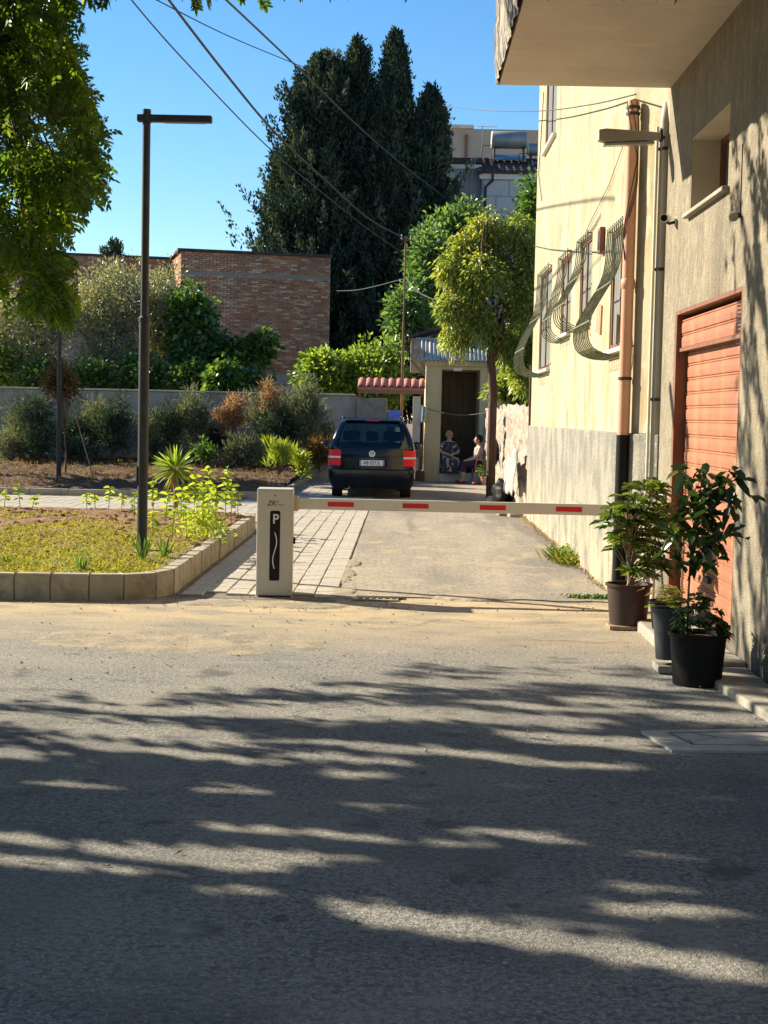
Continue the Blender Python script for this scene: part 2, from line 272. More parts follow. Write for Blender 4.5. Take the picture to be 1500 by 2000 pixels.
# ---- leaves (vectorised): every leaf is a folded blade of two or four triangles
def unit(a): return a / np.maximum(np.linalg.norm(a, axis=1, keepdims=True), 1e-9)
def rdir(n, up=0.0, flat=1.0):
    a = rng.normal(size=(n, 3)); a[:, 2] *= flat; a = unit(a); a[:, 2] += up; return unit(a)
def leaves(name, P, D, L, W, material, parent=None, fold=.25, droop=.15, v=None, six=False, N=None):
    n = len(P); P = np.asarray(P, float); D = unit(np.asarray(D, float))
    L = np.broadcast_to(L, (n,))[:, None]; W = np.broadcast_to(W, (n,))[:, None]
    if N is None: N = rdir(n, .5)
    S = unit(np.cross(D, N)); N = unit(np.cross(S, D))
    dz = np.zeros((n, 3)); dz[:, 2] = -1
    if v is None: v = rng.random(n)
    if six:
        a = P + D * L * .3; b = P + D * L * .72
        pts = [P, a + S * W * .46 + N * fold * W, b + S * W * .40 + N * fold * W + dz * droop * L * .4, P + D * L + dz * droop * L,
               b - S * W * .40 + N * fold * W + dz * droop * L * .4, a - S * W * .46 + N * fold * W]
        k = 6; tri = [(0, 1, 3), (1, 2, 3), (0, 3, 5), (3, 4, 5)]
    else:
        a = P + D * L * .45
        pts = [P, a + S * W * .5 + N * fold * W, P + D * L + dz * droop * L, a - S * W * .5 + N * fold * W]
        k = 4; tri = [(0, 1, 2), (0, 2, 3)]
    verts = np.stack(pts, 1).reshape(-1, 3)
    idx = (np.arange(n) * k)[:, None, None] + np.array(tri)[None]
    idx = idx.reshape(-1); nt = n * len(tri)
    me = bpy.data.meshes.new(name); me.vertices.add(n * k); me.vertices.foreach_set('co', verts.ravel())
    me.loops.add(nt * 3); me.loops.foreach_set('vertex_index', idx.astype(np.int32))
    me.polygons.add(nt); me.polygons.foreach_set('loop_start', np.arange(nt, dtype=np.int32) * 3); me.polygons.foreach_set('loop_total', np.full(nt, 3, np.int32))
    me.update(calc_edges=True)
    at = me.attributes.new('v', 'FLOAT', 'POINT'); at.data.foreach_set('value', np.repeat(v, k).astype(np.float32))
    me.materials.append(material)
    o = bpy.data.objects.new(name, me); COL.objects.link(o)
    if parent is not None: o.parent = parent
    return o
def ell(n, c, r, shell=.55):
    d = rdir(n); q = (shell + (1 - shell) * rng.random(n)) ** .8
    return np.array(c) + d * np.array(r) * q[:, None], d
def blob_leaves(clumps, per, rc, up=.2, flat=1):
    """clumps (m,3) -> leaves scattered round each clump, pointing outwards"""
    m = len(clumps); C = np.repeat(clumps, per, 0); d = rdir(m * per, 0, 1)
    rr = rng.random(m * per) ** .6
    P = C + d * rr[:, None] * rc; cv = np.repeat(rng.random(m), per)
    D = unit(d + rdir(m * per) * .6 + np.array([0, 0, up])); return P, D, np.clip(cv * .55 + rng.random(m * per) * .5, 0, 1)
def local(P, o): return np.asarray(P) - np.array(o.location)
# ================================================================== GROUND
g = MB(); g.box(-500, 500, -60, 900, -1.0, -.02); struct(g.build('ground', m_earth))
def ribbon(name, material, x0, x1, y0, y1, z, nx, ny, amp=.006, edge=None):
    b = MB(); vs = []
    for j in range(ny + 1):
        for i in range(nx + 1):
            x = x0 + (x1 - x0) * i / nx; y = y0 + (y1 - y0) * j / ny
            e = edge(x, y) if edge else 0
            vs.append((x, y + e, z + amp * noise.noise(Vector((x * 1.2, y * 1.2, z)))))
    b._add(vs, [(j * (nx + 1) + i, j * (nx + 1) + i + 1, (j + 1) * (nx + 1) + i + 1, (j + 1) * (nx + 1) + i) for j in range(ny) for i in range(nx)])
    return b.build(name, material, smooth=60)
struct(ribbon('road', m_road, -30, 12, -14, 14.35, 0.0, 90, 70, .006))
dz = ribbon('driveway', m_drive, -.585, 3.2, 14.25, 41, .010, 24, 120, .006, lambda x, y: .12 * noise.noise(Vector((x * 3, 0, 3))) if y < 14.5 else 0); struct(dz)
# paving: bed plus slabs
pav = MB(); pav.box(-9, -.59, 13.9, 42, -.01, .003); pav = struct(pav.build('pavement', m_joint))
def slab_mesh(w, l, jit):
    b = MB(); t = .016; c = .008
    q = [(-w / 2, -l / 2), (w / 2, -l / 2), (w / 2, l / 2), (-w / 2, l / 2)]
    q = [(x + random.uniform(-jit, jit), y + random.uniform(-jit, jit)) for x, y in q]
    qi = [(x - math.copysign(c, x), y - math.copysign(c, y)) for x, y in q]
    b._add([(x, y, 0) for x, y in q] + [(x, y, t * .6) for x, y in q] + [(x, y, t) for x, y in qi],
           [(0, 1, 5, 4), (1, 2, 6, 5), (2, 3, 7, 6), (3, 0, 4, 7), (4, 5, 9, 8), (5, 6, 10, 9), (6, 7, 11, 10), (7, 4, 8, 11), (8, 9, 10, 11)])
    me = bpy.data.meshes.new('paving_slab'); me.from_pydata(b.v, [], b.f); me.update(); me.materials.append(m_slab); return me
cw = .205; sl_len = .42
slabs = [slab_mesh(cw - .008, sl_len - .010, .004) for _ in range(6)]
rest = MB(); cnt = 0; cand = []
for c in range(0, 40):
    x = -.70 - c * cw
    y = 14.05 + (c * .37 % 1) * sl_len + (.12 if c > 3 else .25)
    while y < 41:
        onlawn = x < -2.02 and y < 23.75
        onbed = x < -2.35 and y > 30.2
        if not (onlawn or onbed): cand.append((y, x))
        y += sl_len
cand.sort()
for k, (y, x) in enumerate(cand):
    tilt = (random.uniform(-.006, .006), random.uniform(-.006, .006), random.uniform(-.008, .008))
    if k < 290: share('paving_slab', random.choice(slabs), m_slab, pav, (x, y, .004 + random.uniform(0, .003)), tilt)
    else:
        h = .012 + random.uniform(0, .004); rest.box(x - cw / 2 + .005, x + cw / 2 - .005, y - sl_len / 2 + .006, y + sl_len / 2 - .006, .0035, h)
tag(rest.build('paving_slabs', m_slab, pav), kind='stuff')
# kerb round the lawn: individual stones
def arc(cx, cy, r, a0, a1, n): return [(cx + r * math.cos(rad(a0 + (a1 - a0) * i / n)), cy + r * math.sin(rad(a0 + (a1 - a0) * i / n))) for i in range(n + 1)]
kpath = [(-9, 13.42), (-6, 13.42), (-2.95, 13.52)] + arc(-2.72, 14.18, .62, -85, 0, 6) + [(-2.10, 21.5)] + arc(-2.9, 21.9, .8, 0, 90, 6) + [(-9, 22.75)]
def path_len(p): return [0] + list(np.cumsum([math.dist(p[i], p[i + 1]) for i in range(len(p) - 1)]))
def at_path(p, L, s):
    for i in range(len(p) - 1):
        if s <= L[i + 1] + 1e-6:
            t = (s - L[i]) / max(L[i + 1] - L[i], 1e-6); a, b = Vector(p[i]), Vector(p[i + 1]); d = (b - a).normalized()
            return a + (b - a) * t, d
    return Vector(p[-1]), (Vector(p[-1]) - Vector(p[-2])).normalized()
def kerb(name, path, w, h, step, z0=0.0, gap=.008):
    base = MB(); L = path_len(path); tot = L[-1]
    n = int(tot / .3)
    for i in range(n):   # mortar bed below the stones
        a, d1 = at_path(path, L, tot * i / n); b, d2 = at_path(path, L, tot * (i + 1) / n); nn = Vector((-d1.y, d1.x)); n2 = Vector((-d2.y, d2.x))
        q = [a + nn * .02, a + nn * (w - .02), b + n2 * (w - .02), b + n2 * .02]
        base.poly([(p.x, p.y) for p in q], z0 - .02, z0 + h - .05)
    bo = struct(base.build(name, m_conc)); s = 0
    while s < tot - .1:
        st = min(step(s), tot - s); e = s + st - gap; k = max(1, int(st / .18)); b = MB()
        pl, pr = [], []
        jz = random.uniform(-.004, .004); jo = random.uniform(-.006, .006)
        for i in range(k + 1):
            p, d = at_path(path, L, s + (e - s) * i / k); nn = Vector((-d.y, d.x)); pl.append(p + nn * jo); pr.append(p + nn * (w + jo))
        prof = [(0, -.03), (0, h - .025), (.02, h), (1, h), (1, -.03)]
        vs = []
        for a, c in zip(pl, pr):
            for t, z in prof:
                q = a + (c - a) * t; vs.append((q.x, q.y, z0 + z + (jz if z > 0 else 0)))
        m = len(prof); fs = [(i * m + j, i * m + j + 1, (i + 1) * m + j + 1, (i + 1) * m + j) for i in range(k) for j in range(m - 1)]
        fs += [tuple(range(m)), tuple(reversed(range(k * m, (k + 1) * m)))]
        b._add(vs, fs); b.build('kerb_stone', m_kerb, bo, bevel=.007); s += st
    return bo
kl = [.62, .5, .5, .32, .30, .36, .32]
kerb('lawn_kerb', kpath, .13, .235, lambda s: (.5 if s < 4.3 else (.33 if s < 7.4 else (.8 if s < 14.5 else .55))) + random.uniform(-.03, .03))
kerb('far_kerb', [(-14, 29.6), (-6, 29.75), (-3.2, 30.25)] + arc(-3.1, 31.0, .72, -80, 0, 5) + [(-2.38, 40)], .13, .14, lambda s: .75)
# soils
def soil(name, material, x0, x1, y0, y1, zf, nx, ny, amp):
    b = MB(); vs = []
    for j in range(ny + 1):
        for i in range(nx + 1):
            x = x0 + (x1 - x0) * i / nx; y = y0 + (y1 - y0) * j / ny
            z = zf(x, y) + amp * noise.fractal(Vector((x * 2.2, y * 2.2, 1.7)), .8, 2.2, 5)
            vs.append((x, y, z))
    b._add(vs, [(j * (nx + 1) + i, j * (nx + 1) + i + 1, (j + 1) * (nx + 1) + i + 1, (j + 1) * (nx + 1) + i) for j in range(ny) for i in range(nx)])
    return struct(b.build(name, material, smooth=60))
def in_lawn(x, y):
    if y < 13.62 or y > 22.6: return False
    if x > -2.25: return False
    for cx, cy, r, sx, sy in ((-2.72, 14.18, .5, 1, -1), (-2.9, 21.9, .66, 1, 1)):
        if (x - cx) * sx > 0 and (y - cy) * sy > 0 and math.hypot(x - cx, y - cy) > r: return False
    return True
def lawn_z(x, y):
    return .19 + .05 * min(1, max(0, (y - 13.6) / 3)) if in_lawn(x, y) else .10
soil('lawn_bed', m_soil, -9, -2.2, 13.55, 22.7, lambda x, y: lawn_z(x, y) if in_lawn(x, y) else -.02, 136, 180, .035)
def bed_z(x, y): return .10 + .32 * max(0, min(1, (y - 31) / 8))
soil('planting_bed', m_soil2, -15, -2.52, 29.9, 40.1, lambda x, y: bed_z(x, y) if (y > 30.55 or x < -3.4) else -.02, 120, 100, .09)
# small stones / dust crumbs on road and joints
st = MB()
for _ in range(420):
    if random.random() < .45: p = (random.uniform(-4, 2.2), random.gauss(13.7, .35))
    else: p = (random.uniform(-3, 2.2), random.uniform(4.2, 13.5))
    if p[1] > 14.3 and p[0] < -2: continue
    r = random.uniform(.003, .011)
    st.ball((p[0], p[1], .004 + r * .4), (r, r * random.uniform(.6, 1.4), r * .6), 6, 4)
tag(st.build('gravel', m_conc), 'tiny grey stones scattered over the asphalt road', 'gravel', kind='stuff')
ck = MB()
def crack(px, py, dx, dy, n, seed):
    random.seed(seed); p = G(px, py); x, y = p.x, p.y; a = math.atan2(dy, dx); pts = []
    for i in range(n): pts.append((x, y)); a += random.gauss(0, .35); a = a * .9 + math.atan2(dy, dx) * .1; x += math.cos(a) * .06; y += math.sin(a) * .06
    z = .0085 if y < 14.2 else .0175
    for i in range(n - 1):
        (x0, y0), (x1, y1) = pts[i], pts[i + 1]; w_ = .004 + .004 * random.random(); ck.quad((x0, y0 - w_, z), (x1, y1 - w_, z), (x1, y1 + w_, z), (x0, y0 + w_, z))
for q in ((760, 1010, 1, .1, 34, 1), (820, 1060, 1, -.6, 20, 2), (720, 1230, 1, .3, 22, 3), (610, 1500, .2, 1, 40, 4), (880, 1110, -.2, 1, 50, 5), (1010, 1250, 1, .2, 16, 6)): crack(*q)
random.seed(21); struct(ck.build('road_cracks', m_dark))
# concrete repair patch, manhole, drain
def mound(name, px, py, rx, ry, h, seed, m=None):
    c = G(px, py); b = MB(); n = 44; vs = []
    for j in range(n + 1):
        for i in range(n + 1):
            u, v = 2 * i / n - 1, 2 * j / n - 1; x, y = c.x + u * rx * 1.3, c.y + v * ry * 1.3
            q = 1 - (u * u + v * v) * 1.25 + .75 * noise.fractal(Vector((x * 2.2, y * 2.2, seed)), .8, 2.1, 5)
            vs.append((x, y, max(-.03, min(h, -.012 + (h + .012) * q * 1.6)) + .0012 * noise.noise(Vector((x * 20, y * 20, 2)))))
    b._add(vs, [(j * (n + 1) + i, j * (n + 1) + i + 1, (j + 1) * (n + 1) + i + 1, (j + 1) * (n + 1) + i) for j in range(n) for i in range(n)])
    return struct(b.build(name, m or m_patch, smooth=70))
m_patch = mat('pale_concrete_patch', (.34, .28, .19), [((.20, .175, .135), 3, U, .40, .58, .85), ((.43, .36, .25), 24, U, .5, .66, .7), ((.12, .11, .095), 60, U, .56, .66, .7)], rough=.92, bumps=[(60, U, .8, .01)])
mound('concrete_patch', 350, 1254, .95, .55, .008, 3.1)
mound('concrete_patch', 250, 1240, .6, .22, .008, 7.1)
mound('sand_patch', 640, 1185, .35, .25, .010, 1.7)
mound('mortar_patch', 682, 1110, .10, 1.6, .021, 4.4)
mound('mortar_patch', 668, 1160, .16, .5, .022, 9.4)
mound('mortar_patch', 920, 1168, .30, .28, .020, 5.2)
mound('sand_patch', 430, 1178, .8, .22, .010, 2.2)
mh = thing('manhole_cover', 'square concrete manhole cover with cracked lid at the right roadside', 'manhole', (1.85, 8.12, 0))
fr = MB()
a = [tuple(G(*p))[:2] for p in ((1252, 1432), (1312, 1470), (1560, 1472), (1560, 1426))]
b_ = [tuple(G(*p))[:2] for p in ((1300, 1434), (1352, 1460), (1545, 1462), (1530, 1432))]
m_mh = mat('manhole_concrete', (.46, .43, .38), [((.30, .28, .24), 5, U, .44, .64, .7)], rough=.85, bumps=[(50, U, .4, .006)])
for i in range(4):
    j = (i + 1) % 4; fr.poly([a[i], a[j], b_[j], b_[i]], -.01, .014)
fr.build('frame', m_mh, mh, loc=mh.location); 
cx = sum(p[0] for p in b_) / 4; cy = sum(p[1] for p in b_) / 4
q = [(cx + (p[0] - cx) * .93, cy + (p[1] - cy) * .88) for p in b_]
s1 = (q[0][0] * .82 + q[3][0] * .18, q[0][1] * .82 + q[3][1] * .18); s2 = (q[1][0] * .8 + q[0][0] * .2, q[1][1] * .8 + q[0][1] * .2); s3 = (q[3][0], q[3][1])
md = (cx - .08, cy + .02)
for pts in ([q[0], s2, md, s1], [s2, q[1], q[2], md], [md, q[2], q[3], s1]):
    cc = (sum(p[0] for p in pts) / 4, sum(p[1] for p in pts) / 4)
    pts = [(cc[0] + (p[0] - cc[0]) * .94, cc[1] + (p[1] - cc[1]) * .90) for p in pts]
    b = MB(); b.poly(pts, -.005, .011 + random.uniform(0, .004)); b.build('lid_piece', m_mh, mh, loc=mh.location)
b = MB(); b.poly(b_, -.02, .002); b.build('pit_edge', m_dark, mh, loc=mh.location)
gt = thing('drain_grate', 'small dark drain grate set in the asphalt right of the barrier cabinet', 'drain', (-.22, 14.12, 0))
b = MB(); b.box(-.22, .20, -.13, .13, .0, .012); b.build('frame', m_patch, gt)
for i in range(6):
    b = MB(); b.box(-.17 + i * .062, -.135 + i * .062, -.05, .02, .012, .0165); b.build('slot', m_dark, gt)
b = MB(); b.box(-.2, .25, .02, .15, .012, .0155); b.build('pit_edge', m_dark, gt)
# ================================================================== NEAR BUILDING (right)
WX = 2.36
nb = thing('stucco_building', 'rough olive stucco building with orange roller shutter and overhanging balcony on the right', 'building', (WX, 14.24, 0))
NL = nb.location
def nbp(b, name, m, parent=nb, **k): return b.build(name, m, parent, loc=NL if parent is nb else None, **k)
w = MB(); T = 3.4
GY0, GY1, GZ = 10.90, 13.60, 2.66
WY0, WY1, WZ0, WZ1 = 11.55, 13.08, 3.44, 4.07
w.box(WX, T, -6, GY0, 0, 4.73)
w.box(WX, T, GY0, GY1, GZ, WZ0)
w.box(WX, T, GY1, 14.24, 0, 4.73)
w.box(WX, T, GY0, WY0, WZ0, 4.73); w.box(WX, T, WY1, GY1, WZ0, 4.73); w.box(WX, T, WY0, WY1, WZ1, 4.73)
w.box(WX + .30, T, WY0, WY1, WZ0, WZ1)
w.box(WX, T, GY0, GY1, -.02, .12)
w.box(WX + .25, T, GY0, GY1, .12, GZ)
w.box(WX, T + 6, -6, 14.24, 4.9, 9.5); w.box(T, T + 6, -6, 14.24, 0, 4.9)
nbp(w, 'wall', m_stucco)
# rounded nibs of stucco along the corner
bal = MB(); bal.box(.80, WX + .0, -3, 14.24, 4.73, 4.90); bal = nbp(bal, 'balcony', m_soffit)
pr = MB(); nn = 150
vs = []
for i in range(nn + 1):
    y = -3 + 17.24 * i / nn
    for j, z in enumerate(np.linspace(4.725, 6.0, 14)):
        o = .035 * noise.fractal(Vector((y * 4, z * 1.5, 5)), .7, 2.1, 4)
        vs.append((.80 - .03 + o - (0.02 if j else 0), y, z + (.02 * noise.noise(Vector((y * 9, 0, 0))) if j == 0 else 0)))
pr._add(vs, [(i * 14 + j, (i + 1) * 14 + j, (i + 1) * 14 + j + 1, i * 14 + j + 1) for i in range(nn) for j in range(13)])
pr.box(.80, .95, -3, 14.24, 4.90, 6.0)
pr.box(.77, .80, 14.20, 14.24, 4.73, 6.0)
pr.v = [tuple(Vector(v) - NL) for v in pr.v]
pr.build('parapet', m_edge, bal)
b = MB(); b.box(.86, WX - .3, 14.05, 14.24, 4.9, 5.9); b.v = [tuple(Vector(v) - NL) for v in b.v]; b.build('parapet_end', m_edge, bal)
# window
wf = MB()
for (y0, y1, z0, z1) in ((WY0, WY1, WZ0, WZ0 + .05), (WY0, WY1, WZ1 - .05, WZ1), (WY0, WY0 + .05, WZ0 + .05, WZ1 - .05), (WY1 - .05, WY1, WZ0 + .05, WZ1 - .05), (12.29, 12.34, WZ0 + .05, WZ1 - .05)):
    wf.box(WX + .245, WX + .295, y0, y1, z0, z1)
win = nbp(wf, 'window', m_brown)
b = MB(); b.box(WX + .265, WX + .275, WY0 + .05, 12.29, WZ0 + .05, WZ1 - .05); b.box(WX + .265, WX + .275, 12.34, WY1 - .05, WZ0 + .05, WZ1 - .05); b.v = [tuple(Vector(v) - NL) for v in b.v]; b.build('pane', m_pane, win)
b = MB(); b.box(WX - .055, WX + .24, WY0 - .06, WY1 + .06, WZ0 - .03, WZ0 + .004); b.v = [tuple(Vector(v) - NL) for v in b.v]; b.build('sill', m_conc, win, bevel=.006)
b = MB()
b.box(WX + .003, WX + .24, WY1 - .012, WY1 - .002, WZ0 + .01, WZ1 - .002); b.box(WX + .003, WX + .24, WY0, WY1 - .014, WZ1 - .012, WZ1 - .002)
nbp(b, 'window_reveal', mat('pale_reveal_plaster', (.52, .45, .33), [((.42, .36, .26), 2, U, .45, .65, .6)], rough=.9))
# garage roller door
gd = bpy.data.objects.new('garage_door', None); COL.objects.link(gd); gd.parent = nb
gd.location = Vector((WX, GY0, .12)) - NL
def slat_mesh(h):
    b = MB(); L = GY1 - GY0 - .15
    pr_ = [(.010, .0), (.002, .003), (0, .009), (-.002, h * .45), (0, h - .028), (.009, h - .024), (.009, h - .017), (.001, h - .013), (.001, h - .007), (.010, h)]
    n = len(pr_); vs = [(x, yy, z) for yy in (.05, .05 + L) for x, z in pr_]
    b._add(vs, [(i, i + 1, n + i + 1, n + i) for i in range(n - 1)])
    b.box(.017, .024, .05, .05 + L, 0, h)
    me = bpy.data.meshes.new('slat'); me.from_pydata(b.v, [], b.f); me.update(); me.materials.append(m_orange); return me
sh = .1225; sm = slat_mesh(sh - .002)
n_ = 21
for i in range(n_):
    z = i * sh; xx = .10 if i < n_ - 3 else .045
    if z + sh < GZ - .12: share('slat', sm, m_orange, gd, (xx + random.uniform(-.002, .002), 0, z + (0 if i < n_ - 3 else .015)))
b = MB(); b.box(.03, .07, .05, 2.62, (n_ - 3) * sh - .018, (n_ - 3) * sh + .012); b.build('lintel_bar', m_brown, gd)
b = MB(); b.box(.0, .24, 2.62, 2.70, 0, 2.54); b.box(.0, .24, 0, .045, 0, 2.54); b.box(.0, .24, .045, 2.62, 2.505, 2.54); b.build('frame', m_brown, gd, bevel=.004)
b = MB(); b.box(.070, .092, 1.25, 1.45, .30, .345); b.build('lock', m_black, gd, bevel=.004)
b = MB(); b.box(.085, .12, .06, 2.61, -.005, .05); b.build('bottom_rail', m_brown, gd, bevel=.004)
# paint-free wear marks: a mesh vent in the upper right of the shutter
b = MB()
for zz in np.arange(2.15, 2.46, .03): b.box(.035, .042, .06, .34, zz, zz + .007)
for yy in np.arange(.07, .34, .045): b.box(.033, .035, yy, yy + .006, 2.15, 2.46)
b.build('vent_mesh', m_black, gd)
b = MB()
vs = []; n1 = 60
b.box(1.92, WX - .002, 10.35, 12.55, -.02, .085)
ledge = nbp(b, 'concrete_step', m_conc, bevel=.02)
b = MB(); b.poly([(1.98, 10.34), (WX - .003, 10.34), (WX - .003, 7.4), (2.12, 8.6)], -.02, .05); nbp(b, 'footing', m_conc, bevel=.015)
# grey pipe & red pipe
def strap(parent, c, r, z, m): b = MB(); b.lathe([(r, -.015), (r + .008, -.012), (r + .008, .012), (r, .015)], 16, (c[0], c[1], z)); b.build('strap', m, parent, smooth=40)
gp = thing('grey_downpipe', 'grey drainpipe running down the corner between the yellow and olive stucco buildings', 'drainpipe', (2.345, 14.36, 0))
b = MB(); b.tube([(0, 0, 0.02), (0, 0, 4.45), (.02, .03, 4.6), (.06, .12, 4.72)], .052, 18); b.build('pipe', m_greypipe, gp, smooth=50)
b = MB(); b.tube([(-.075, -.01, .03), (-.075, -.01, 4.4)], .014, 10); b.build('thin_conduit', m_pale, gp, smooth=50)
for z in (1.9, 3.1, 4.2): strap(gp, (0, 0), .052, z, m_black)
rp = thing('terracotta_downpipe', 'terracotta-coloured drainpipe with black foot on the corner of the yellow building', 'drainpipe', (2.105, 14.80, 0))
b = MB(); b.tube([(0, 0, 1.56), (0, 0, 4.72)], .058, 20); b.build('pipe', m_redpipe, rp, smooth=50)
b = MB(); b.tube([(0, 0, .02), (0, 0, 1.56)], .066, 20); b.build('black_foot', m_blackp, rp, smooth=50)
b = MB(); b.lathe([(.058, 0), (.067, .01), (.067, .09), (.058, .10)], 20, (0, 0, 2.95)); b.build('socket', m_redpipe, rp, smooth=50)
for z in (2.1, 4.6, 4.66): strap(rp, (0, 0), .059, z, m_black)
b = MB()
for k in range(3):
    b.tube([(-.06 * math.cos(k + t * 5), -.06 * abs(math.sin(k + t * 5)) - .005, 4.72 - t * (1.1 + k * .2)) for t in np.linspace(0, 1, 24)], .0045, 5)
b.build('cable_wrap', m_cable, rp)
b = MB(); b.tube([(.115, -.02, .05), (.115, -.02, 1.6), (.115, -.01, 4.7)], .013, 8); b.build('dark_conduit', m_black, rp)
# street lamp on the grey pipe
sl_ = thing('wall_lamp', 'old grey box-shaped street lamp strapped to the grey drainpipe', 'street lamp', (2.28, 14.25, 4.30))
hd = MB(); prof = [(-.0, .035, .045), (.16, .05, .05), (.50, .07, .06), (.565, .055, .055)]
vs = []
for (d, h1, ww) in prof:
    vs += [(-d, -ww, -h1), (-d, ww, -h1), (-d, ww * .7, h1 * .75), (-d, -ww * .7, h1 * .75)]
hd._add(vs, [(i * 4 + k, i * 4 + (k + 1) % 4, (i + 1) * 4 + (k + 1) % 4, (i + 1) * 4 + k) for i in range(3) for k in range(4)] + [(3, 2, 1, 0), (12, 13, 14, 15)])
hd.build('lamp_housing', m_greypipe, sl_, bevel=.006)
b = MB(); b.box(-.52, -.06, -.05, .05, -.078, -.052, Matrix.Rotation(rad(-3), 4, 'Y')); b.build('lamp_glass', m_gpane, sl_, bevel=.006)
b = MB(); b.tube([(0, 0, 0), (.02, .03, 0), (.065, .11, 0)], .018, 10); b.box(-.005, .02, -.03, .03, -.05, .05); b.build('bracket', m_black, sl_)
# cctv camera
cc = thing('security_camera', 'small white security camera mounted on the stucco wall beside the grey drainpipe', 'camera', (WX, 13.72, 3.37))
q = PX(1303, 436, 2.30)
cc.location = (WX, 13.75, q.z - .0)
b = MB(); b.tube([(0, 0, 0), (-.008, 0, 0)], .045, 16); b.build('mounting_plate', m_white, cc)
b = MB(); b.tube([(-.008, 0, 0), (-.06, -.01, -.015), (-.085, -.02, .0)], .014, 8); b.build('arm', m_black, cc)
b = MB(); b.tube([(-.06, .06, .04), (-.115, -.07, .025)], [.034, .038], 16); b.build('camera_body', m_white, cc, smooth=50)
b = MB(); b.tube([(-.1135, -.066, .0255), (-.1168, -.0735, .0248)], .030, 16); b.build('lens', m_blackp, cc)
q = PX(1447, 420, WX)
sp = thing('wall_spotlight', 'small dark and pale spotlight on the stucco wall above the shutter door', 'lamp', q)
b = MB(); b.tube([(0, 0, .0), (-.05, 0, -.01)], .02, 10); b.build('arm', m_black, sp)
b = MB(); b.tube([(-.045, .03, .012), (-.06, -.045, -.02)], [.022, .034], 12); b.build('lamp_head', m_greypipe, sp)
b = MB(); b.tube([(-.004, 0, 0), (-.004, .01, .5)], .004, 5); b.build('cable', m_cable, sp)
# ================================================================== YELLOW BUILDING
YX = 2.14
yb = thing('yellow_building', 'tall pale yellow rendered building with stained walls and a grey plinth', 'building', (YX, 26, 0)); YL = yb.location
openings = [(22.95, 24.85, 2.45, 3.98, 'w1'), (20.25, 21.5, 2.84, 3.9, 'w2'), (18.05, 19.2, 2.86, 3.87, 'w3'), (15.02, 16.3, 2.42, 3.66, 'w4'), (22.95, 24.7, 5.9, 7.4, 'w5')]
w = MB(); XB = 9.0
ys = sorted({14.95, 26.1} | {o[0] for o in openings} | {o[1] for o in openings})
for y0, y1 in zip(ys[:-1], ys[1:]):
    zs = [1.58]; 
    for o in sorted(openings, key=lambda o: o[2]):
        if o[0] <= y0 + 1e-6 and o[1] >= y1 - 1e-6: zs += [o[2], o[3]]
    zs.append(10)
    for k in range(0, len(zs), 2): w.box(YX, YX + .35, y0, y1, zs[k], zs[k + 1])
w.box(YX + .35, XB, 14.95, 26.1, 0, 10)
w.poly([(2.14, 14.95), (2.375, 14.27), (3.4, 14.27), (3.4, 14.95)], 1.58, 10)
w.v = [tuple(Vector(v) - YL) for v in w.v]; w.build('wall', m_yellow, yb)
b = MB(); b.box(YX - .035, YX + .35, 14.93, 26.14, -.05, 1.58); b.poly([(2.10, 14.93), (2.345, 14.255), (3.4, 14.255), (3.4, 14.93)], -.05, 1.575)
b.v = [tuple(Vector(v) - YL) for v in b.v]; b.build('plinth', m_plinth, yb, bevel=.012)
b = MB(); b.box(YX - .09, YX - .036, 14.93, 18.6, -.05, .72); b.v = [tuple(Vector(v) - YL) for v in b.v]; b.build('plinth_step', m_plinth, yb, bevel=.02)
b = MB(); b.box(YX - .03, YX + .06, 26.14, 26.24, 0.0, 2.6); b.v = [tuple(Vector(v) - YL) for v in b.v]; b.build('corner_post', m_barkb, yb)
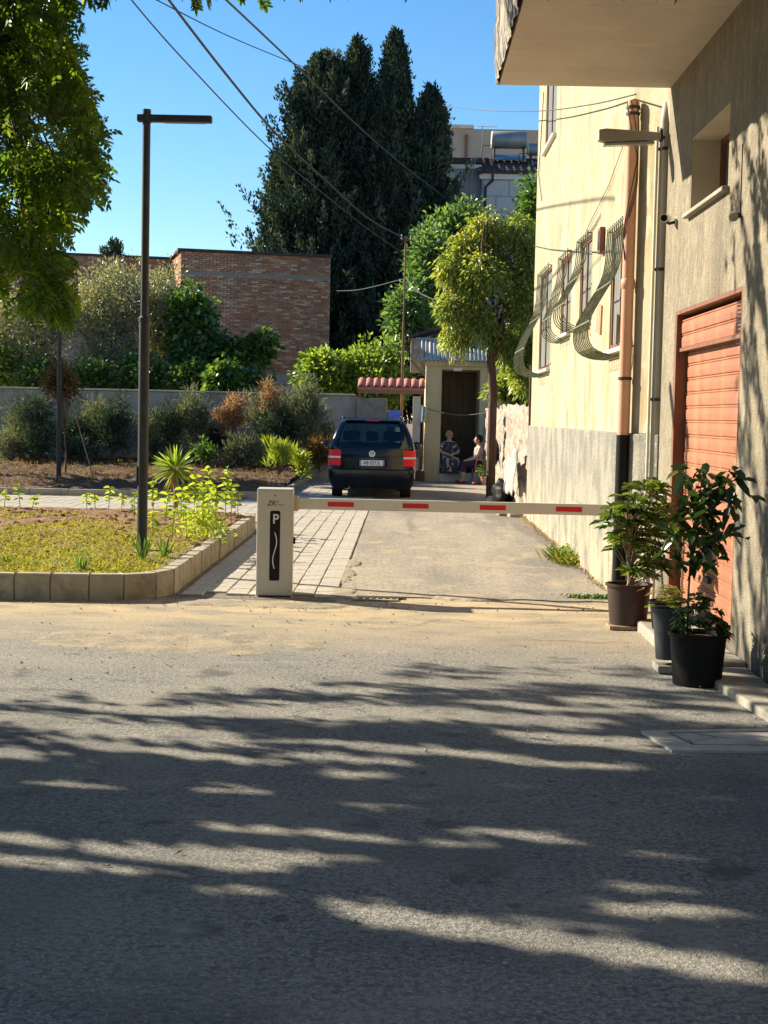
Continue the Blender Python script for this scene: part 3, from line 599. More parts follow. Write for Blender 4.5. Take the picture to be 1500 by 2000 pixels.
def grille_window(y0, y1, z0, z1, bars, bulge, deep, sill=True, frame_m=m_brown):
    f = MB(); t = .06
    for (a, b2, c, d) in ((y0, y1, z0, z0 + t), (y0, y1, z1 - t, z1), (y0, y0 + t, z0 + t, z1 - t), (y1 - t, y1, z0 + t, z1 - t), ((y0 + y1) / 2 - .025, (y0 + y1) / 2 + .025, z0 + t, z1 - t)):
        f.box(YX + .012, YX + .06, a, b2, c, d)
    f.v = [tuple(Vector(v) - YL) for v in f.v]; wn_ = f.build('window', frame_m, yb)
    p = MB(); m_ = (y0 + y1) / 2; p.box(YX + .03, YX + .04, y0 + t, m_ - .025, z0 + t, z1 - t); p.box(YX + .03, YX + .04, m_ + .025, y1 - t, z0 + t, z1 - t)
    p.v = [tuple(Vector(v) - YL) for v in p.v]; p.build('pane', m_gpane, wn_)
    if sill:
        s_ = MB(); s_.box(YX - .06, YX + .010, y0 - .06, y1 + .06, z0 - .04, z0 + .003); s_.v = [tuple(Vector(v) - YL) for v in s_.v]; s_.build('sill', m_white, wn_, bevel=.005)
    if not bars: return
    gr = bpy.data.objects.new('window_grille', None); COL.objects.link(gr); gr.parent = yb; gr.location = Vector((YX, y0, z0)) - YL
    H = z1 - z0; W_ = y1 - y0
    KP = [(-.055, H + .03), (-.06, H * .86), (-.075, H * .70), (-.13, H * .55), (-bulge * .66, H * .38), (-bulge * .93, H * .22), (-bulge, H * .10), (-bulge * .88, -.01), (-bulge * .55, -.075), (-bulge * .2, -.09), (-.012, -.085)]
    def prof(t):
        q = t * (len(KP) - 1); i = min(int(q), len(KP) - 2); f = q - i; p0, p1, p2, p3 = KP[max(i - 1, 0)], KP[i], KP[i + 1], KP[min(i + 2, len(KP) - 1)]
        return tuple(.5 * (2 * p1[k] + (p2[k] - p0[k]) * f + (2 * p0[k] - 5 * p1[k] + 4 * p2[k] - p3[k]) * f * f + (3 * p1[k] - p0[k] - 3 * p2[k] + p3[k]) * f ** 3) for k in (0, 1))
    for i in range(bars):
        yy = .02 + (W_ - .04) * i / (bars - 1)
        b = MB(); b.tube([(prof(t)[0], yy, prof(t)[1]) for t in np.linspace(0, 1, 25)], .007, 5); b.build('bar', m_green, gr)
    for t in (.02, .33, .52, .985):
        x, z = prof(t); b = MB(); b.box(x - .004, x + .004, 0, W_, z - .009, z + .009); b.build('cross_rail', m_green, gr)
    for (t) in (0.02, .985):
        x, z = prof(t)
        for yy in (.04, W_ - .04): b = MB(); b.tube([(x, yy, z), (.01, yy, z)], .008, 5); b.build('wall_bracket', m_green, gr)
grille_window(22.95, 24.85, 2.45, 3.98, 9, .40, .02)
grille_window(20.25, 21.5, 2.84, 3.9, 6, .26, .02)
grille_window(18.05, 19.2, 2.86, 3.87, 6, .32, .02)
grille_window(15.02, 16.3, 2.42, 3.66, 10, .38, .02)
grille_window(22.95, 24.7, 5.9, 7.4, 0, 0, 0)
q = PX(1180, 470, YX)
mb = thing('meter_box', 'dark red meter box on the yellow wall beside the largest window grille', 'meter box', (YX, q.y, q.z))
b = MB(); b.box(-.06, 0, -.09, .09, -.14, .14); b.build('casing', m_brown, mb, bevel=.008)
b = MB(); b.box(-.066, -.0605, -.06, .06, -.10, .10); b.build('cover', mat('dark_red_cover', (.10, .03, .03), [((.06, .02, .02), 5, U, .5, .7, .6)], rough=.4), mb)
b = MB(); b.box(-.0, .02, 0, .36, 0, .30, Matrix.Rotation(rad(8), 4, 'X')); pk = b.build('pink_board', m_redpipe, None, bevel=.004, loc=None)
pk.location = (YX - .17, 15.75, 2.56); tag(pk, 'pinkish terracotta board leaning inside the window grille nearest the drainpipe', 'board')
# cables on the facade
def wall_cable(name, label, pts, X, r=.005, m=m_cable):
    b = MB(); P = [PX(x, y, X) for x, y in pts]
    Q = []
    for i in range(len(P) - 1):
        for t in np.linspace(0, 1, 6)[:-1]: Q.append(P[i].lerp(P[i + 1], t))
    Q.append(P[-1]); b.tube(Q, r, 5); o = b.build(name, m); return tag(o, label, 'cable')
wall_cable('cable', 'thin cable drooping diagonally across the yellow wall above the small windows', [(1240, 200), (1215, 290), (1190, 360), (1150, 440), (1135, 475)], YX - .02, .004)
wall_cable('cable', 'thin dark cable running nearly level along the yellow wall from the far corner', [(1042, 480), (1075, 487), (1120, 491), (1170, 492), (1205, 488)], YX - .02, .006)
wall_cable('cable', 'black hanging cable on the yellow wall under the balcony end', [(1278, 185), (1280, 260), (1284, 330), (1282, 390)], 2.30, .004)
wall_cable('cable', 'loose vertical cable near the far upper corner of the yellow wall', [(1062, 180), (1056, 280), (1052, 340), (1058, 392)], YX - .02, .007)
# ================================================================== BARRIER
bc = thing('barrier_cabinet', 'cream metal parking barrier cabinet with a black P panel on its front', 'barrier', (-1.17, 14.07, 0), rad(2.6))
W2 = .165; DP = .34; HB = 1.005
b = MB(); b.box(-W2, W2, .0, DP, .02, HB); b.build('casing', m_cream, bc, bevel=.008)
b = MB(); b.box(-W2 + .015, W2 - .015, .012, DP - .012, .0, .0195); b.build('plinth', m_blackp, bc)
b = MB(); b.box(-W2 + .012, W2 - .012, -.0045, -.0005, .035, HB - .012); b.build('front_door', m_cream, bc, bevel=.003)
# rounded black panel
def rrect(w_, h_, r, cx=0, cz=0, n=6):
    pts = []
    for sx, sz, a0 in ((1, 1, 0), (-1, 1, 90), (-1, -1, 180), (1, -1, 270)):
        for i in range(n + 1):
            a = rad(a0 + 90 * i / n); pts.append((cx + sx * (w_ / 2 - r) + r * math.cos(a), cz + sz * (h_ / 2 - r) + r * math.sin(a)))
    return pts
def plate(b, pts, y0, y1):
    n = len(pts); b._add([(x, y0, z) for x, z in pts] + [(x, y1, z) for x, z in pts], [tuple(range(n)), tuple(range(2 * n - 1, n - 1, -1))] + [(i, n + i, n + (i + 1) % n, (i + 1) % n) for i in range(n)])
tilt = Matrix.Identity(4)
b = MB(); plate(b, rrect(.094, .645, .016, .003, .482), -.0075, -.005); b.build('black_panel', mat('black_gloss_panel', (.010, .010, .012), [((.016, .016, .022), 4, U, .5, .7, .5)], rough=.35, spec=.12), bc)
FX = Matrix.Rotation(rad(90), 4, 'X')
m_sign = mat('sign_grey_white', (.66, .66, .66), [((.58, .58, .58), 9, U, .5, .7, .4)], rough=.5)
m_ink = mat('logo_dark_ink', (.05, .055, .045), [((.07, .07, .06), 9, U, .5, .7, .4)], rough=.5)
m_gink = mat('logo_green_ink', (.22, .30, .13), [((.26, .33, .17), 9, U, .5, .7, .4)], rough=.5)
text_mesh('P', .125, m_sign, 'letter', bc, Matrix.Translation((.008, -.0085, .725)) @ FX @ Matrix.Diagonal((.92, 1, 1, 1)), bold=.0016)
b = MB()
pts = [(.003 + .026 * math.sin(2 * math.pi * t) * (1), .60 - .33 * t) for t in np.linspace(0, 1, 30)]
pts = [(.0025 + .020 * math.sin(2 * math.pi * (t * .92 + .03)) + (t - .5) * .012, .605 - .335 * t) for t in np.linspace(0, 1, 36)]
for i in range(len(pts) - 1):
    (x0, z0), (x1, z1) = pts[i], pts[i + 1]; b.quad((x0 - .0045, -.0083, z0), (x1 - .0045, -.0083, z1), (x1 + .0045, -.0083, z1), (x0 + .0045, -.0083, z0))
b.build('wave_line', m_sign, bc)
text_mesh('ZK', .062, m_ink, 'logo', bc, Matrix.Translation((-.035, -.0055, .872)) @ FX, shear=.35, bold=.001)
text_mesh('T', .062, m_gink, 'logo', bc, Matrix.Translation((.014, -.0055, .872)) @ FX, shear=.35)
text_mesh('eco', .034, m_gink, 'logo', bc, Matrix.Translation((.058, -.0055, .863)) @ FX, shear=.2, bold=.0008)
b = MB(); b.tube([(0, -.005, .945), (0, -.010, .945)], .007, 10); b.build('indicator', m_blackp, bc)
for zz in (.06, .96):
    for xx in (-.145, .145): b = MB(); b.tube([(xx, -.0045, zz), (xx, -.0075, zz)], .005, 8); b.build('screw', m_greypipe, bc)
b = MB(); b.box(-W2 - .012, W2 + .012, -.012, DP + .012, .0, .008); b.build('base_flange', m_greypipe, bc)
b = MB(); b.box(W2, W2 + .0025, .02, DP - .02, .06, .94); b.build('side_panel', m_cream, bc, bevel=.001)
b = MB(); b.tube([(W2, .16, .52), (W2 + .022, .16, .52)], [.036, .03], 16); b.build('side_lock', m_blackp, bc)
q = G(577, 985, 0)
bm_ = thing('barrier_boom', 'long white boom arm with red stripes lowered across the driveway', 'barrier arm', (-.99, 14.32, .862), rad(0))
bl = 3.45
b = MB(); b.box(-.02, bl, -.022, .022, -.053, .053); b.build('arm', m_boom, bm_, bevel=.006)
for (x0, x1) in ((640, 691), (786, 837), (937, 988), (1086, 1137)):
    p0 = PY(x0, 990, 14.3).x + .99; p1 = PY(x1, 990, 14.3).x + .99
    b = MB(); b.box(p0, p1, -.0245, -.0225, -.022, .024); b.build('red_stripe', m_red, bm_)
b = MB(); b.box(bl, bl + .012, -.02, .02, -.05, .05); b.build('end_cap', m_blackp, bm_)
b = MB(); b.box(-.05, .02, -.04, .04, -.07, .07); b.build('clamp', m_cream, bm_, bevel=.006)
# ================================================================== STREET LAMPS
def lamp(loc, rz, label, h=4.52, arm=.60):
    t = thing('street_lamp', label, 'street lamp', loc, rz, 'slim dark street lamps with a single level arm')
    b = MB(); b.tube([(0, 0, -.15), (0, 0, 2.42)], .054, 20); b.build('lower_pole', m_black, t, smooth=50)
    b = MB(); b.lathe([(.054, 0), (.060, .005), (.060, .04), (.042, .06)], 20, (0, 0, 2.41)); b.build('collar', m_black, t, smooth=40)
    b = MB(); b.tube([(0, 0, 2.46), (0, 0, h)], .041, 20); b.build('upper_pole', m_black, t, smooth=50)
    b = MB(); b.tube([(0, 0, h), (0, 0, h + .05)], .045, 20); b.tube([(0, 0, h - .08), (0, 0, h - .0)], .055, 20); b.build('top_cap', m_black, t, smooth=50)
    b = MB(); b.box(-.095, arm + .07, -.05, .05, h - .075, h - .005); b.build('arm', m_black, t, bevel=.01)
    b = MB(); b.box(.18, arm, -.035, .035, h - .082, h - .0755); b.build('led_strip', m_gpane, t)
    b = MB(); b.box(-.062, -.05, -.03, .03, .72, .92); b.build('service_hatch', m_black, t, bevel=.003)
    return t
p = PY(278, 1000, 15.9)
lamp((p.x, 15.9, .2), 0, 'dark street lamp rising from the lawn behind the kerb, nearest the camera')
p = PY(115, 900, 33.2)
lamp((p.x, 33.2, .15), rad(-83), 'more distant dark street lamp standing in the planting bed by the far kerb', h=4.62)
# ================================================================== BOUNDARY WALL
bw = thing('boundary_wall', 'grey rendered garden wall running behind the planting bed', 'wall', (-6, 40.2, 0))
b = MB(); nx = 120; vs = []
for i in range(nx + 1):
    x = -16 + (16 - 1.26) * i / nx
    for j in range(9):
        vs.append((x, 40.2 + .02 * noise.noise(Vector((x * 1.5, j * .5, 2))), -.1 + (2.2 - .1 + .1) * j / 8 + (.012 * noise.noise(Vector((x * 3, 0, 0))) if j == 8 else 0)))
b._add(vs, [(i * 9 + j, (i + 1) * 9 + j, (i + 1) * 9 + j + 1, i * 9 + j + 1) for i in range(nx) for j in range(8)])
b.box(-16, -1.26, 40.225, 40.42, -.1, 2.19)
b.v = [tuple(Vector(v) - bw.location) for v in b.v]; b.build('wall_face', m_bwall, bw)
b = MB(); b.box(-1.25, -.46, 40.05, 40.35, -.1, 2.14); b.v = [tuple(Vector(v) - bw.location) for v in b.v]; b.build('end_panel', m_conc, bw, bevel=.01)
b = MB(); b.box(-15.9, -1.3, 40.15, 40.45, 2.2, 2.24); b.v = [tuple(Vector(v) - bw.location) for v in b.v]; b.build('coping', m_pale, bw, bevel=.008)
# ================================================================== BRICK BUILDING
BA = rad(14)
bk = thing('brick_building', 'unfinished red brick building with concrete band rising behind the garden', 'building', (-7.92, 54, 0), BA)
# local x = along the front (to the right), local y = depth
FW = 5.32; FH = 7.28
b = MB(); b.box(.0, FW, .03, 9, 0, FH); b.box(-16, .0, 3.03, 9, 0, FH - .02); b.build('core', m_brickm, bk)
brick_meshes = []
for _ in range(4):
    b = MB(); b.box(0, .235, 0, .05, 0, .058); me = bpy.data.meshes.new('brick'); me.from_pydata(b.v, [], b.f); me.update(); me.materials.append(m_brick); brick_meshes.append(me)
stuffv = []; stuff = MB(); ind = []
for r in range(int((FH - 3.1) / .072)):
    z = 3.1 + r * .072
    if 6.42 < z < 6.62: continue
    off = (r % 2) * .12
    for c in range(int(FW / .25) + 1):
        x = c * .25 - off
        x0 = max(0, x); x1 = min(FW, x + .235)
        if x1 - x0 < .06: continue
        ind.append((x0, x1, z))
random.shuffle(ind)
full = [q for q in ind if q[1] - q[0] > .23]
# biggest in view are the ones nearest the left corner of the front; keep 280 of them as single parts
full.sort(key=lambda q: q[0] * 1.0 - (q[2] > 4.2) * 2); pick = set(full[:280])
for q in ind:
    d = random.uniform(-.018, .006)
    if q in pick: share('brick', random.choice(brick_meshes), m_brick, bk, (q[0], d, q[2]))
    elif random.random() > .01:
        stuff.box(q[0], q[1], d, .05, q[2], q[2] + .058); stuffv += [random.random()] * 8
for r in range(int(4.3 / .072)):          # return face
    z = 3.0 + r * .072
    for c in range(12):
        y = c * .25 + .06 - (r % 2) * .12
        if y < .04: y = .04
        if y > 2.8: continue
        stuff.box(-random.uniform(.0, .02), .02, y, y + .235, z, z + .058); stuffv += [random.random()] * 8
for r in range(int(1.9 / .072)):          # set-back wall to the left
    z = 5.35 + r * .072
    for c in range(60):
        x = -.25 - c * .25 - (r % 2) * .12
        stuff.box(x, x + .235, 3.0 - random.uniform(0, .02), 3.05, z, z + .058); stuffv += [random.random()] * 8
o = stuff.build('bricks', m_brick, bk); at = o.data.attributes.new('v', 'FLOAT', 'POINT'); at.data.foreach_set('value', np.array(stuffv, np.float32)); o['kind'] = 'stuff'
b = MB(); b.box(.0, FW, -.002, .03, 6.45, 6.585); b.build('concrete_band', m_conc, bk)
b = MB(); b.box(-.12, FW + .06, -.10, 9, FH, FH + .09); b.box(-16, -.12, 2.92, 9, FH - .02, FH + .06); b.build('roof_slab', m_tile, bk)
b = MB(); b.box(.0, FW, -.03, .03, 2.72, 3.1); b.build('lower_band', m_conc, bk)
# ================================================================== HOUSE WITH DOORWAY
HY = 40.2
hs = thing('small_house', 'small yellow gatehouse with tall dark doorway and corrugated roof', 'house', (1.35, HY, 0)); HL = hs.location
def hx(px): return PY(px, 815, HY).x - HL.x
def hz(py): return PY(880, py, HY).z
x0, x1, xa, xb = hx(830), hx(1000), hx(861), hx(936)
top = hz(706)
def hb(name, m, args, bevel=.008, parent=hs): b = MB(); b.box(*args); return b.build(name, m, parent, bevel=bevel)
wl_ = MB(); wl_.box(x0, xa, 0, 3, 0, top); wl_.box(xb, x1, 0, 3, 0, top); wl_.box(xa, xb, 0, 3, hz(722), top); wl_.box(xa, xb, 1.2, 3, 0, hz(722)); wl_.build('wall', m_hyel, hs, bevel=.01)
hb('step', m_pale, (xa, xb, -.06, 1.2, 0, .22))
b = MB(); b.box(xa + .06, xb - .05, 1.12, 1.17, .24, hz(722) - .03); dr = b.build('door', m_door, hs)
for k in range(5):
    b = MB(); xx = xa + .08 + k * (xb - xa - .15) / 5; b.box(xx, xx + (xb - xa - .15) / 5 - .012, 1.10, 1.121, .9, hz(722) - .06); b.build('door_plank', m_door, dr)
b = MB(); b.box(xa + .3, xa + .52, -.03, .0, hz(724), hz(718)); b.build('door_lamp', m_white, hs)
hb('cornice', m_hyel, (x0 - .04, x1, -.08, 0, top - .12, top))
# corrugated roof
b = MB(); vs = []; n = 110; rx0 = hx(812); rx1 = hx(1000); zr0 = top + .02; zr1 = hz(662)
for j in range(2):
    for i in range(n + 1):
        x = rx0 + (rx1 - rx0) * i / n; zz = .028 * math.sin(2 * math.pi * (x - rx0) / .105)
        vs.append((x, -.22 + 1.0 * j, (zr0 if j == 0 else zr1 + .02) + zz))
m1_ = n + 1
vs2 = [(v[0], v[1], v[2] - .012) for v in vs]
b._add(vs + vs2, [(i, i + 1, m1_ + i + 1, m1_ + i) for i in range(n)] + [(2 * m1_ + i, 3 * m1_ + i, 3 * m1_ + i + 1, 2 * m1_ + i + 1) for i in range(n)] + [(i, 2 * m1_ + i, 2 * m1_ + i + 1, i + 1) for i in range(n)])
b.build('corrugated_roof', m_steel, hs, smooth=80)
b = MB(); b.box(rx0 - .03, rx1, .74, .84, zr1 + .0, zr1 + .06); b.build('ridge_strip', m_tank, hs)
b = MB(); b.poly([(hx(800), .9), (hx(960), .9), (hx(960), 3.4), (hx(800), 3.4)], 2.9, zr1 + .05); b.build('rear_wall', m_conc, hs)
b = MB(); z_ = zr1 + .05; b._add([(hx(795), .8, z_), (hx(960), .8, z_ + .62), (hx(960), 3.4, z_ + .7), (hx(795), 3.4, z_), (hx(795), .8, z_ + .07), (hx(960), .8, z_ + .7), (hx(960), 3.4, z_ + .78), (hx(795), 3.4, z_ + .07)], [(0, 1, 5, 4), (4, 5, 6, 7), (0, 4, 7, 3), (3, 7, 6, 2), (0, 3, 2, 1), (1, 2, 6, 5)]); b.build('rear_roof', m_tile, hs)
b = MB(); b._add([(hx(797), -.1, hz(700)), (hx(812), -.1, hz(660)), (hx(812), .2, hz(660)), (hx(797), .2, hz(700)), (hx(830), -.1, hz(706)), (hx(830), .2, hz(706))], [(0, 1, 2, 3), (0, 4, 1), (3, 2, 5), (0, 3, 5, 4), (1, 4, 5, 2)]); b.build('gable_stone', m_stone, hs)
b = MB(); b.tube([(hx(800), -.02, hz(705)), (hx(828), -.02, hz(735))], .03, 6); b.build('brace', m_wood, hs)
# clutter between canopy and house: white door panel, cable box
wdp = tag(hb('white_door_panel', m_pale, (hx(806) + HL.x, hx(825) + HL.x, HY - .1, HY - .02, 0.0, hz(776)), parent=None), 'tall whitewashed gate panel standing left of the gatehouse pillar', 'door')
gb = thing('gas_bottle_box', 'rusty post box on a short post beside the gatehouse pillar', 'post box', (hx(821) + HL.x, HY - .32, 0))
b = MB(); b.box(-.09, .09, -.06, .06, .62, .88); b.build('box', m_rust, gb, bevel=.01)
b = MB(); b.box(-.03, .03, -.03, .03, 0, .62); b.build('post', m_rust, gb)
b = MB(); b.box(-.14, .14, -.10, .10, 0, .28); b.build('base', m_barkb, gb, bevel=.03)
# canopy
cn = thing('tiled_canopy', 'little red clay tile canopy over the gate left of the gatehouse', 'canopy', (0, HY - .1, 0))
cx0, cx1 = PY(699, 760, HY).x, PY(829, 760, HY).x; cz0, cz1 = hz(764), hz(742)
def tile_mesh():
    b = MB(); n = 8; vs = []
    for j in range(2):
        for i in range(n + 1):
            a = math.pi * i / n; r = .085 - .012 * j
            vs.append((r * math.cos(a), .5 * j, r * .75 * math.sin(a) + (.22 * j)))
        for i in range(n + 1):
            a = math.pi * i / n; r = .070 - .012 * j
            vs.append((r * math.cos(a), .5 * j, r * .75 * math.sin(a) + (.22 * j)))
    m = n + 1; b._add(vs, [(i, i + 1, 2 * m + i + 1, 2 * m + i) for i in range(n)] + [(m + i, 3 * m + i, 3 * m + i + 1, m + i + 1) for i in range(n)] + [(i, m + i, m + i + 1, i + 1) for i in range(n)])
    me = bpy.data.meshes.new('roof_tile'); me.from_pydata(b.v, [], b.f); me.update(); me.materials.append(m_rtile); me.polygons.foreach_set('use_smooth', [True] * len(me.polygons)); return me
tm = tile_mesh(); nt_ = 9
for i in range(nt_):
    x = cx0 + .09 + (cx1 - cx0 - .16) * i / (nt_ - 1)
    share('roof_tile', tm, m_rtile, cn, (x, -.25, cz0 + .05), (0, 0, random.uniform(-.03, .03)))
b = MB(); b._add([(cx0, -.25, cz0 - .02), (cx1, -.25, cz0 - .02), (cx1, .25, cz0 + .2), (cx0, .25, cz0 + .2), (cx0, -.25, cz0 + .055), (cx1, -.25, cz0 + .055), (cx1, .25, cz0 + .28), (cx0, .25, cz0 + .28)], [(0, 1, 5, 4), (1, 2, 6, 5), (2, 3, 7, 6), (3, 0, 4, 7), (4, 5, 6, 7), (3, 2, 1, 0)]); b.build('tile_bed', m_rtile, cn)
b = MB(); b.box(cx0, cx1, -.2, -.12, cz0 - .10, cz0 - .02); b.build('beam', m_wood, cn)
for xx in (cx0 + .04, cx1 - .06):
    b = MB(); b.box(xx - .03, xx + .03, -.0, .06, 0, cz0 + .02); b.build('post', m_rust, cn)
for k in range(7):
    xx = cx0 + .12 + k * .13; b = MB(); b.box(xx, xx + .012, .02, .032, hz(778), cz0 - .02); b.build('railing_bar', m_black, cn)
bb = MB(); p0 = PY(758, 825, 39.2); p1 = PY(783, 802, 39.2); bb.box(p0.x, p1.x, 39.18, 39.22, p0.z - .12, p1.z); o = bb.build('blue_board', m_blue, bevel=.005); tag(o, 'bright blue board showing above the roof of the parked car', 'board')
bb = MB(); bb.box((p0.x + p1.x) / 2 - .02, (p0.x + p1.x) / 2 + .02, 39.225, 39.26, 0, p0.z); bb.build('board_post', m_wood, o)
# utility pole
up = thing('iron_pole', 'thin rusty iron pole with insulator arms carrying the overhead wires', 'pole', (PY(789, 600, 41.2).x, 41.2, 0))
tz = PY(793, 462, 41.2).z
b = MB(); b.tube([(0, 0, 0), (0, 0, 4.2)], .035, 8); b.tube([(0, 0, 4.2), (.01, 0, tz)], .022, 8); b.build('pole', m_rust, up)
b = MB(); b.box(-.12, .16, -.02, .02, tz - .1, tz - .07); b.build('crossarm', m_rust, up)
for xx in (-.1, .14): b = MB(); b.tube([(xx, 0, tz - .08), (xx, 0, tz + .05)], .018, 6); b.build('insulator', m_pale, up)
b = MB(); b.tube([(-.12, 0, tz - .22), (.12, 0, tz + .08)], .012, 5); b.build('stay_bar', m_rust, up)
# overhead wires: each runs straight in plan, sag read along it
def wire(label, pix, A, B, r, m=m_cable):
    A, B = Vector(A), Vector(B); P = []
    for (px, py) in pix:
        d = ray(px, py); dx, dy = d[0], d[1]; e = B - A           # t*(dx,dy) = A + s*e
        det = dx * (-e.y) + e.x * dy; t = (A.x * (-e.y) + e.x * A.y) / det
        P.append(Vector((t * d[0], t * d[1], CH + t * d[2])))
    Q = []
    for i in range(len(P) - 1):
        p0 = P[max(i - 1, 0)]; p1 = P[i]; p2 = P[i + 1]; p3 = P[min(i + 2, len(P) - 1)]
        for t in np.linspace(0, 1, 9)[:-1]:
            t = float(t); Q.append(.5 * ((2 * p1) + (p2 - p0) * t + (2 * p0 - 5 * p1 + 4 * p2 - p3) * t * t + (3 * p1 - p0 - 3 * p2 + p3) * t ** 3))
    Q.append(P[-1]); b = MB(); b.tube(Q, r, 6); o = b.build('overhead_wire', m); return tag(o, label, 'wire', 'overhead wires crossing the sky')
E0 = (PY(789, 600, 41.2).x, 41.2)
wire('thickest overhead wire, sagging from the top left to the top of the iron pole', [(290, -60), (330, 0), (440, 143), (540, 262), (640, 356), (720, 427), (795, 468)], (-3.4, 20), E0, .020)
wire('thin lower overhead wire, running left of the thickest one to the iron pole', [(215, -60), (257, 0), (360, 118), (520, 284), (640, 385), (720, 448), (787, 495)], (-3.7, 20), E0, .011)
wire('overhead wire crossing in front of the cypress down to the pale grey house', [(385, -50), (442, 0), (590, 140), (700, 247), (790, 325), (872, 388)], (-2.4, 20), (1.7, 60), .015)
wire('overhead wire running behind the left cypress top from the upper left', [(240, -35), (306, 0), (450, 72), (600, 134), (660, 157)], (-6, 30), (-2.4, 70), .014)
wire('overhead wire reaching from behind the right cypress to the top of the terracotta drainpipe', [(836, 201), (900, 211), (950, 216), (1048, 217), (1150, 205), (1242, 184)], (1.0, 66), (2.08, 15.0), .008)
wire('short cable from the iron pole into the green tree beside it', [(793, 466), (830, 478), (880, 484)], E0, (1.2, 44), .012)
wire('slack cable hanging from the iron pole toward the yellow-green tree', [(790, 540), (820, 572), (870, 590), (930, 590)], E0, (1.9, 36), .007)
wire('thin cable from the iron pole past the brick building', [(640, 568), (700, 566), (787, 545)], (-2.9, 56), E0, .010)
# ================================================================== FAR HOUSES
gh = thing('grey_house', 'pale grey house with dark tiled roof behind the trees', 'house', (1.8, 62, 0)); 
def rel(o, px, py, Y): p = PY(px, py, Y); return p.x - o.location.x, p.z
xl, zt = rel(gh, 887, 330, 62); xm, zt2 = rel(gh, 940, 348, 62); xr = xl + 9
b = MB(); b.box(xl, xm, 0, 8, 0, zt); b.box(xm, xr, -.5, 8, 0, zt2); b.build('wall', m_grey, gh)
# cladding panels
pw = 1.02; ph = .62; n = 0
pm = mat('cladding_panel', (.52, .52, .53), [((.45, .45, .47), 2, U, .45, .65, .5)], rough=.7)
for r in range(6):
    for c in range(-1, 4):
        xx = xm + .08 + c * pw + (r % 2) * .5 * pw; a0 = max(xx, xm + .08); a1 = xx + pw - .03
        if a1 - a0 < .1: continue
        b = MB(); b.box(a0, a1, -.545, -.505, zt2 - .14 - (r + 1) * ph, zt2 - .14 - r * ph - .03); b.build('cladding_panel', pm, gh)
b = MB(); b.box(xl - .12, xm, -.12, 0, zt, zt + .17); b.box(xm - .1, xr, -.62, -.5, zt2 - .12, zt2 + .06); b.build('fascia', m_white, gh)
b = MB(); za = zt + .22; b._add([(xl - .2, -.2, za), (xm, -.2, za), (xm, 3, za + .35), (xl - .2, 3, za + .35), (xl - .2, -.2, za + .2), (xm, -.2, za + .2), (xm, 3, za + .55), (xl - .2, 3, za + .55)], [(0, 1, 5, 4), (1, 2, 6, 5), (2, 3, 7, 6), (3, 0, 4, 7), (4, 5, 6, 7)])
zb = zt2 + .07
zc = PY(960, 312, 64).z
b._add([(xm - .2, -.7, zb), (xr, -.7, zb), (xr, 2.4, zc), (xm - .2, 2.4, zc), (xm - .2, -.7, zb + .14), (xr, -.7, zb + .14), (xr, 2.4, zc + .14), (xm - .2, 2.4, zc + .14)], [(0, 1, 5, 4), (1, 2, 6, 5), (2, 3, 7, 6), (3, 0, 4, 7), (4, 5, 6, 7)])
rf = b.build('roof', m_tile, gh)
b = MB()
for r in range(7):
    for c in range(22):
        t = r / 7; b.box(xm - .1 + c * .28, xm - .1 + c * .28 + .2, -.65 + 3 * t, -.3 + 3 * t, zb + .14 + (zc - zb) * t, zb + .21 + (zc - zb) * t)
b = b.build('roof_tiles', m_tile, rf); b['kind'] = 'stuff'
b = MB(); b.tube([(xm + .42, -.66, zb + .02), (xm + .42, -.66, zb - .25), (xm + .15, -.58, zb - .5), (xm + .15, -.58, 3)], .05, 6); b.build('downpipe', m_black, gh)
b = MB()
for k in (0, .16): b.tube([(xm - .18 - k * .4, -.2, zt + .6), (xm - .42 - k, -.16, zt - .3), (xm - .40 - k, -.12, zt - 1.6), (xm - .3, -.12, zt - 3)], .02, 5)
b.build('cable', m_steel, gh)
b = MB(); b._add([(xl - .28, -.1, zt - .3), (xl + .02, -.1, zt + .12), (xl + .02, -.1, 5), (xl - .35, -.1, 5), (xl - .28, .1, zt - .3), (xl + .02, .1, zt + .12), (xl + .02, .1, 5), (xl - .35, .1, 5)], [(0, 1, 2, 3), (4, 7, 6, 5), (0, 4, 5, 1), (0, 3, 7, 4)]); b.build('side_wing', m_pale, gh)
# solar tank
def solar(px0, px1, py0, py1, Y, label):
    p0 = PY(px0, (py0 + py1) / 2, Y); p1 = PY(px1, (py0 + py1) / 2, Y); r = (PY(px0, py0, Y).z - PY(px0, py1, Y).z) / 2
    t = thing('solar_water_tank', label, 'water tank', (p0.x, Y, p0.z), 0, 'solar water heaters on the grey house roof')
    Lx = p1.x - p0.x
    b = MB(); b.tube([(0, 0, 0), (.05, 0, 0), (Lx - .05, 0, 0), (Lx, 0, 0)], [r * .9, r, r, r * .9], 24); b.build('tank', m_tank, t, smooth=40)
    b = MB(); b.tube([(-.01, 0, 0), (.04, 0, 0)], [r * .93, r * 1.01], 24); b.build('end_band', m_pale, t, smooth=40)
    for xx in (.12, Lx - .12):
        b = MB(); b.box(xx - .03, xx + .03, -.3, .3, -r - .62, -r + .03); b.build('leg', m_black, t)
    b = MB(); b._add([(0, -.5, -r - .5), (Lx, -.5, -r - .5), (Lx, .2, -r - .2), (0, .2, -r - .2), (0, -.5, -r - .55), (Lx, -.5, -r - .55), (Lx, .2, -r - .25), (0, .2, -r - .25)], [(0, 1, 2, 3), (7, 6, 5, 4), (0, 4, 5, 1), (1, 5, 6, 2), (3, 0, 4, 7)]); b.build('collector_panel', m_pane, t)
    b = MB(); b.tube([(0, 0, -r * .6), (-.35, 0, -r * .7), (-.4, 0, -r - .4)], .02, 5); b.build('pipe', m_black, t)
